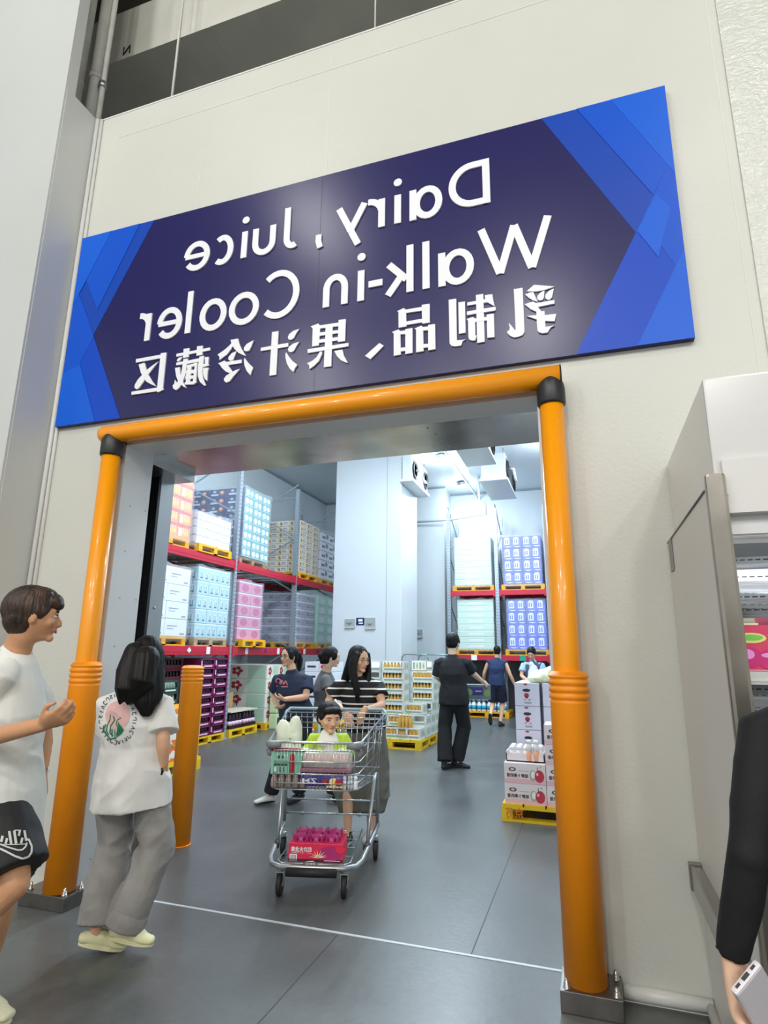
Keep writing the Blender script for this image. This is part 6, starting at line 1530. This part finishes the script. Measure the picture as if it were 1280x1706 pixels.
q = MB(); loft(q, [p.N-UP*.035, p.N+UP*.006], [(.09, .075), (.06, .052)], p.h, 20); o = q.build('white_collar', WHJ, p.o); remesh(o, .006, 3)
q = MB(); fc_ = p.h; loft(q, [p.P+fc_*.075, p.C+fc_*.082, p.N-UP*.02+fc_*.045], [(.038, .02), (.036, .022), (.035, .02)], p.h, 14); o = q.build('white_front', WHJ, p.o); remesh(o, .006, 3)
for w_, e_ in ((bwr, V((-1.97, 4.17, .80))), (bwl, V((-1.68, 4.22, .80)))):
    q = MB(); loft(q, [lerp(e_, w_, .45), lerp(e_, w_, .9)], [.040, .034], UP, 14); o = q.build('white_sleeve', WHJ, p.o); remesh(o, .006, 3)
p.trousers(cloth('dark_child_trousers', '#3c3f48'), (.10, .08, .07), 'trousers', .9)
hair_mesh('bowl', p.M, p.o, HAIRB, .006)

# ---- 5 woman in navy T-shirt
p = Person('woman in navy T-shirt with ponytail and dark glasses behind the cart', (-2.97, 5.85, 0), D(166), .92, SKIN, .008, True)
nwr = at(474, 1165, 5.62)
p.body(V((-2.92, 5.85, .87)), V((-2.95, 5.82, 1.10)), V((-2.965, 5.80, 1.28)), V((-3.00, 5.78, 1.445)), D(200), D(-4), 0, .17,
       {'L': (at(510, 1162, 5.75), nwr, V((-1, -.25, .15)), V((0, .5, .8)), .9), 'R': (at(457, 1158, 5.9), at(462, 1178, 5.75), V((.7, -.3, 0)), V((0, .5, .8)), .7)},
       {'R': (V((-3.04, 5.78, .44)), V((-3.15, 5.80, .08)), V((-.55, -.8, 0))), 'L': (V((-2.84, 5.82, .45)), V((-2.90, 5.95, .09)), V((-.3, -.9, -.1)))})
NVT = cloth('navy_tshirt', '#232b45', .1)
sh = p.shirt(NVT, hem=.03, add=.03, sleeve=.62, sr=.078, name='tshirt', seed=11)
p.trousers(cloth('black_trousers', '#18191d', .1), (.10, .085, .08), 'trousers', .96)
hair_mesh('ponytail', p.M, p.o, HAIRB, .0075); glasses(p.M, p.o, mat('dark_glasses_frame', '#2b2326', .4))
p.shoe('R', WSH, BLACKR, drop=.072); p.shoe('L', BLACKR, drop=.072)
pol = []
for l in ([(462, 1138), (459, 1134), (463, 1130), (468, 1133), (466, 1139)], [(468, 1140), (470, 1133), (473, 1140), (476, 1134), (479, 1141)], [(460, 1143), (470, 1144), (480, 1144)]): pol += ribbon(l, 1.6, 5.5)
decal(p.o, sh, pol, mat('coral_print', '#d97f80', .8), 'chest_print', .004, 0)

# ---- 6 woman in grey
p = Person('woman in grey top with dark hair in a bun, mostly hidden behind the striped woman', (-2.72, 6.25, 0), D(66), .92, SKINP, .009, True)
p.body(V((-2.76, 6.25, .86)), V((-2.77, 6.23, 1.10)), V((-2.76, 6.2, 1.275)), V((-2.69, 6.18, 1.44)), D(62), D(-8), 0, .16,
       {'R': (at(549, 1156, 6.05), at(560, 1172, 5.9), V((.8, -.3, -.3)), V((0, 0, -1)), .6), 'L': (V((-2.66, 6.4, 1.0)), V((-2.45, 6.35, .95)), V((1, 0, 0)), V((0, 0, -1)), .6)},
       {'R': (V((-2.72, 6.18, .45)), V((-2.52, 6.05, .08)), V((.9, -.3, 0))), 'L': (V((-2.70, 6.32, .45)), V((-2.72, 6.36, .08)), V((.9, -.3, 0)))})
p.shirt(cloth('grey_marl_tshirt', '#6c6c6e', .1), hem=.05, add=.03, sleeve=.6, sr=.075, name='tshirt', seed=12)
p.trousers(cloth('black_culottes', '#191a1d', .1), (.10, .10, .11), 'culottes', .72)
hair_mesh('bun', p.M, p.o, HAIRB, .008)
p.shoe('R', BLACKR, drop=.072); p.shoe('L', BLACKR, drop=.072)

# ---- 7 man in black
p = Person('man all in black carrying a grape box, seen from behind', (-1.81, 8.35, 0), D(0), 1.03, SKINP, .009)
kw = at(806, 1137, 8.75)
p.body(V((-1.80, 8.38, .92)), V((-1.80, 8.37, 1.22)), V((-1.81, 8.36, 1.45)), V((-1.80, 8.40, 1.635)), D(14), D(-12), 0, .185,
       {'R': (at(787, 1121, 8.5), kw, V((.5, .8, -.5)), V((-.8, .3, -.1)), .7), 'L': (V((-2.03, 8.42, 1.15)), V((-1.9, 8.66, 1.05)), V((.5, .8, 0)), V((0, 0, 1)), .6)},
       {'L': (V((-1.93, 8.36, .50)), V((-1.905, 8.24, .085)), V((.25, 1, 0))), 'R': (V((-1.68, 8.46, .50)), V((-1.79, 8.42, .085)), V((1, .15, -.05)))})
BT = cloth('black_tshirt', '#1e1f23', .12)
p.shirt(BT, hem=.10, add=.03, sleeve=.78, sr=.085, name='tshirt', seed=14, flare=.01)
p.trousers(cloth('black_slacks', '#121316', .1), (.10, .09, .098), 'trousers', .98, seed=15)
hair_mesh('short', p.M, p.o, HAIRB, .008)
p.shoe('L', BLACKR, drop=.08); p.shoe('R', BLACKR, drop=.08)
r = empty('grape_box', (-1.55, 8.75, .86), 'open purple and green grape box carried by the man in black', 'box')
F = lambda u, v, t=0: V((-1.78+.42*u, 8.72+.09*u-t, .86+.20*v))
q = MB(); q.prism([(0, 0), (1, 0), (1, 1), (0, 1)], lambda p_: F(p_[0], p_[1]), lambda p_: F(p_[0], p_[1])+V((-.06, .27, 0)))
quad(q, F, .25, .75, .3, .85, 1, .002); disc(q, F, .28, .5, .13, .25, 2, .004); disc(q, F, .88, .45, .1, .25, 2, .004); quad(q, F, .5, .7, .55, .6, 3, .004)
q.build('box', [mat('grape_box_grey', '#6f7d80', .5), mat('grape_box_violet', '#3f3a86', .5), mat('grape_green', '#84a652', .5), WHITE], r)

# ---- 8 man in blue tank top
p = Person('man in dark blue sleeveless top and shorts walking away', (-1.96, 13.35, 0), D(-4), .96, SKIN, .012)
p.body(V((-1.93, 13.35, .90)), V((-1.92, 13.36, 1.18)), V((-1.91, 13.37, 1.385)), V((-1.90, 13.4, 1.545)), D(0), D(-8), 0, .185,
       {'L': (V((-2.20, 13.38, 1.06)), V((-2.22, 13.5, .90)), V((0, .5, -1)), V((1, 0, 0)), .6), 'R': (V((-1.63, 13.35, 1.05)), V((-1.54, 13.42, .82)), V((.1, .3, -1)), V((-1, 0, 0)), .6)},
       {'L': (V((-2.03, 13.42, .47)), V((-2.05, 13.15, .22)), V((0, .25, -1))), 'R': (V((-1.82, 13.45, .47)), V((-1.87, 13.3, .08)), V((.3, .95, 0)))})
o = p.shirt(cloth('blue_tank', '#27365c', .1), hem=.08, add=.02, sleeve=.05, sr=.05, name='tank_top', seed=16)
p.trousers(cloth('navy_shorts', '#171d33', .1), (.115, .115, .11), 'shorts', .46)
hair_mesh('buzz', p.M, p.o, HAIRB, .010)
p.shoe('L', BLACKR, drop=.075); p.shoe('R', BLACKR, drop=.075)
# ---- 9 man facing the camera at the back
p = Person('man in slate vest over light blue T-shirt looking down', (-1.05, 12.2, 0), D(188), .96, SKIN, .012)
p.body(V((-1.05, 12.2, .88)), V((-1.05, 12.18, 1.16)), V((-1.05, 12.15, 1.36)), V((-1.06, 12.1, 1.50)), D(186), D(-28), 0, .175,
       {'R': (V((-1.27, 12.1, 1.08)), V((-1.1, 11.9, .98)), V((1, -.3, -.2)), V((0, 0, -1)), .6), 'L': (V((-.82, 12.12, 1.08)), V((-.95, 11.9, .98)), V((-1, -.3, -.2)), V((0, 0, -1)), .6)},
       {'R': (V((-1.15, 12.15, .46)), V((-1.15, 12.2, .08)), V((0, -1, 0))), 'L': (V((-.95, 12.15, .46)), V((-.95, 12.2, .08)), V((0, -1, 0)))})
p.shirt(cloth('light_blue_tshirt', '#a9c3dc', .05), hem=.05, add=.015, sleeve=.6, sr=.075, name='tshirt', seed=17)
p.shirt(cloth('slate_vest', '#4d5872', .1), hem=.04, add=.028, sleeve=.02, sr=.04, name='vest', seed=18)
p.trousers(cloth('dark_jeans', '#22262f', .1), (.10, .08, .075), 'trousers', .97)
hair_mesh('short', p.M, p.o, HAIRB, .010); p.shoe('L', BLACKR, drop=.075); p.shoe('R', BLACKR, drop=.075)

# ---- 10 person in black at the right edge, arm and phone in view
p = Person('person in black long-sleeved top cut off by the right edge', (.56, 1.46, 0), D(2), .98, SKINP, .006)
rw = at(1221, 1598, 1.44); p.armk = .84
p.body(V((.52, 1.47, .92)), V((.52, 1.46, 1.20)), V((.52, 1.45, 1.405)), V((.54, 1.47, 1.59)), D(20), 0, 0, .20,
       {'L': (V((.262, 1.40, 1.13)), rw, V((.06, .0, -1)), V((.8, -.55, .0)), .8), 'R': (V((.80, 1.48, 1.12)), V((.84, 1.55, .88)), V((0, .1, -1)), V((-1, 0, 0)), .5)},
       {'R': (V((.62, 1.5, .49)), V((.62, 1.42, .08)), V((0, 1, 0))), 'L': (V((.42, 1.5, .49)), V((.42, 1.42, .08)), V((0, 1, 0)))})
p.shirt(cloth('black_knit', '#131315', .15, .8), hem=.0, add=.0, sleeve=1.96, sr=.045, name='long_sleeved_top', seed=21, wr=.006)
jn = p.trousers(cloth('blue_jeans', '#324d70', .3, .8), (.092, .075, .068), 'jeans', .97)
hair_mesh('short', p.M, p.o, HAIRB, .007); p.shoe('L', WSH, drop=.075); p.shoe('R', WSH, drop=.075)
gh = at(1247, 1640, 1.385)
xv = (at(1257, 1606, 1.39)-at(1223, 1648, 1.37)).normalized(); yv = -V((.02, .40, -.9)); yv = (yv-xv*yv.dot(xv)).normalized(); zv = yv.cross(xv); pc = at(1243, 1628, 1.36)-yv*.073
ph = MB(); ph.M = Matrix.Translation(pc) @ Matrix((xv, zv, yv)).transposed().to_4x4()
pr = empty('phone', pc, 'white phone held by the person in black at the right edge', 'phone')
ph.bbox(-.036, .036, -.0075, .0075, -.075, .075, .006); ph.build('case', mat('phone_case_white', '#e3dde2', .3), pr)
q = MB(); q.M = ph.M
q.box(-.008, .008, -.003, .003, .0745, .0765); q.box(-.026, -.016, -.002, .002, .0745, .0765); q.box(.016, .026, -.002, .002, .0745, .0765); q.build('port', mat('port_dark', '#3a3a3e', .4), pr)
for o in list(bpy.data.objects):
    if '_w' in o: del o['_w']
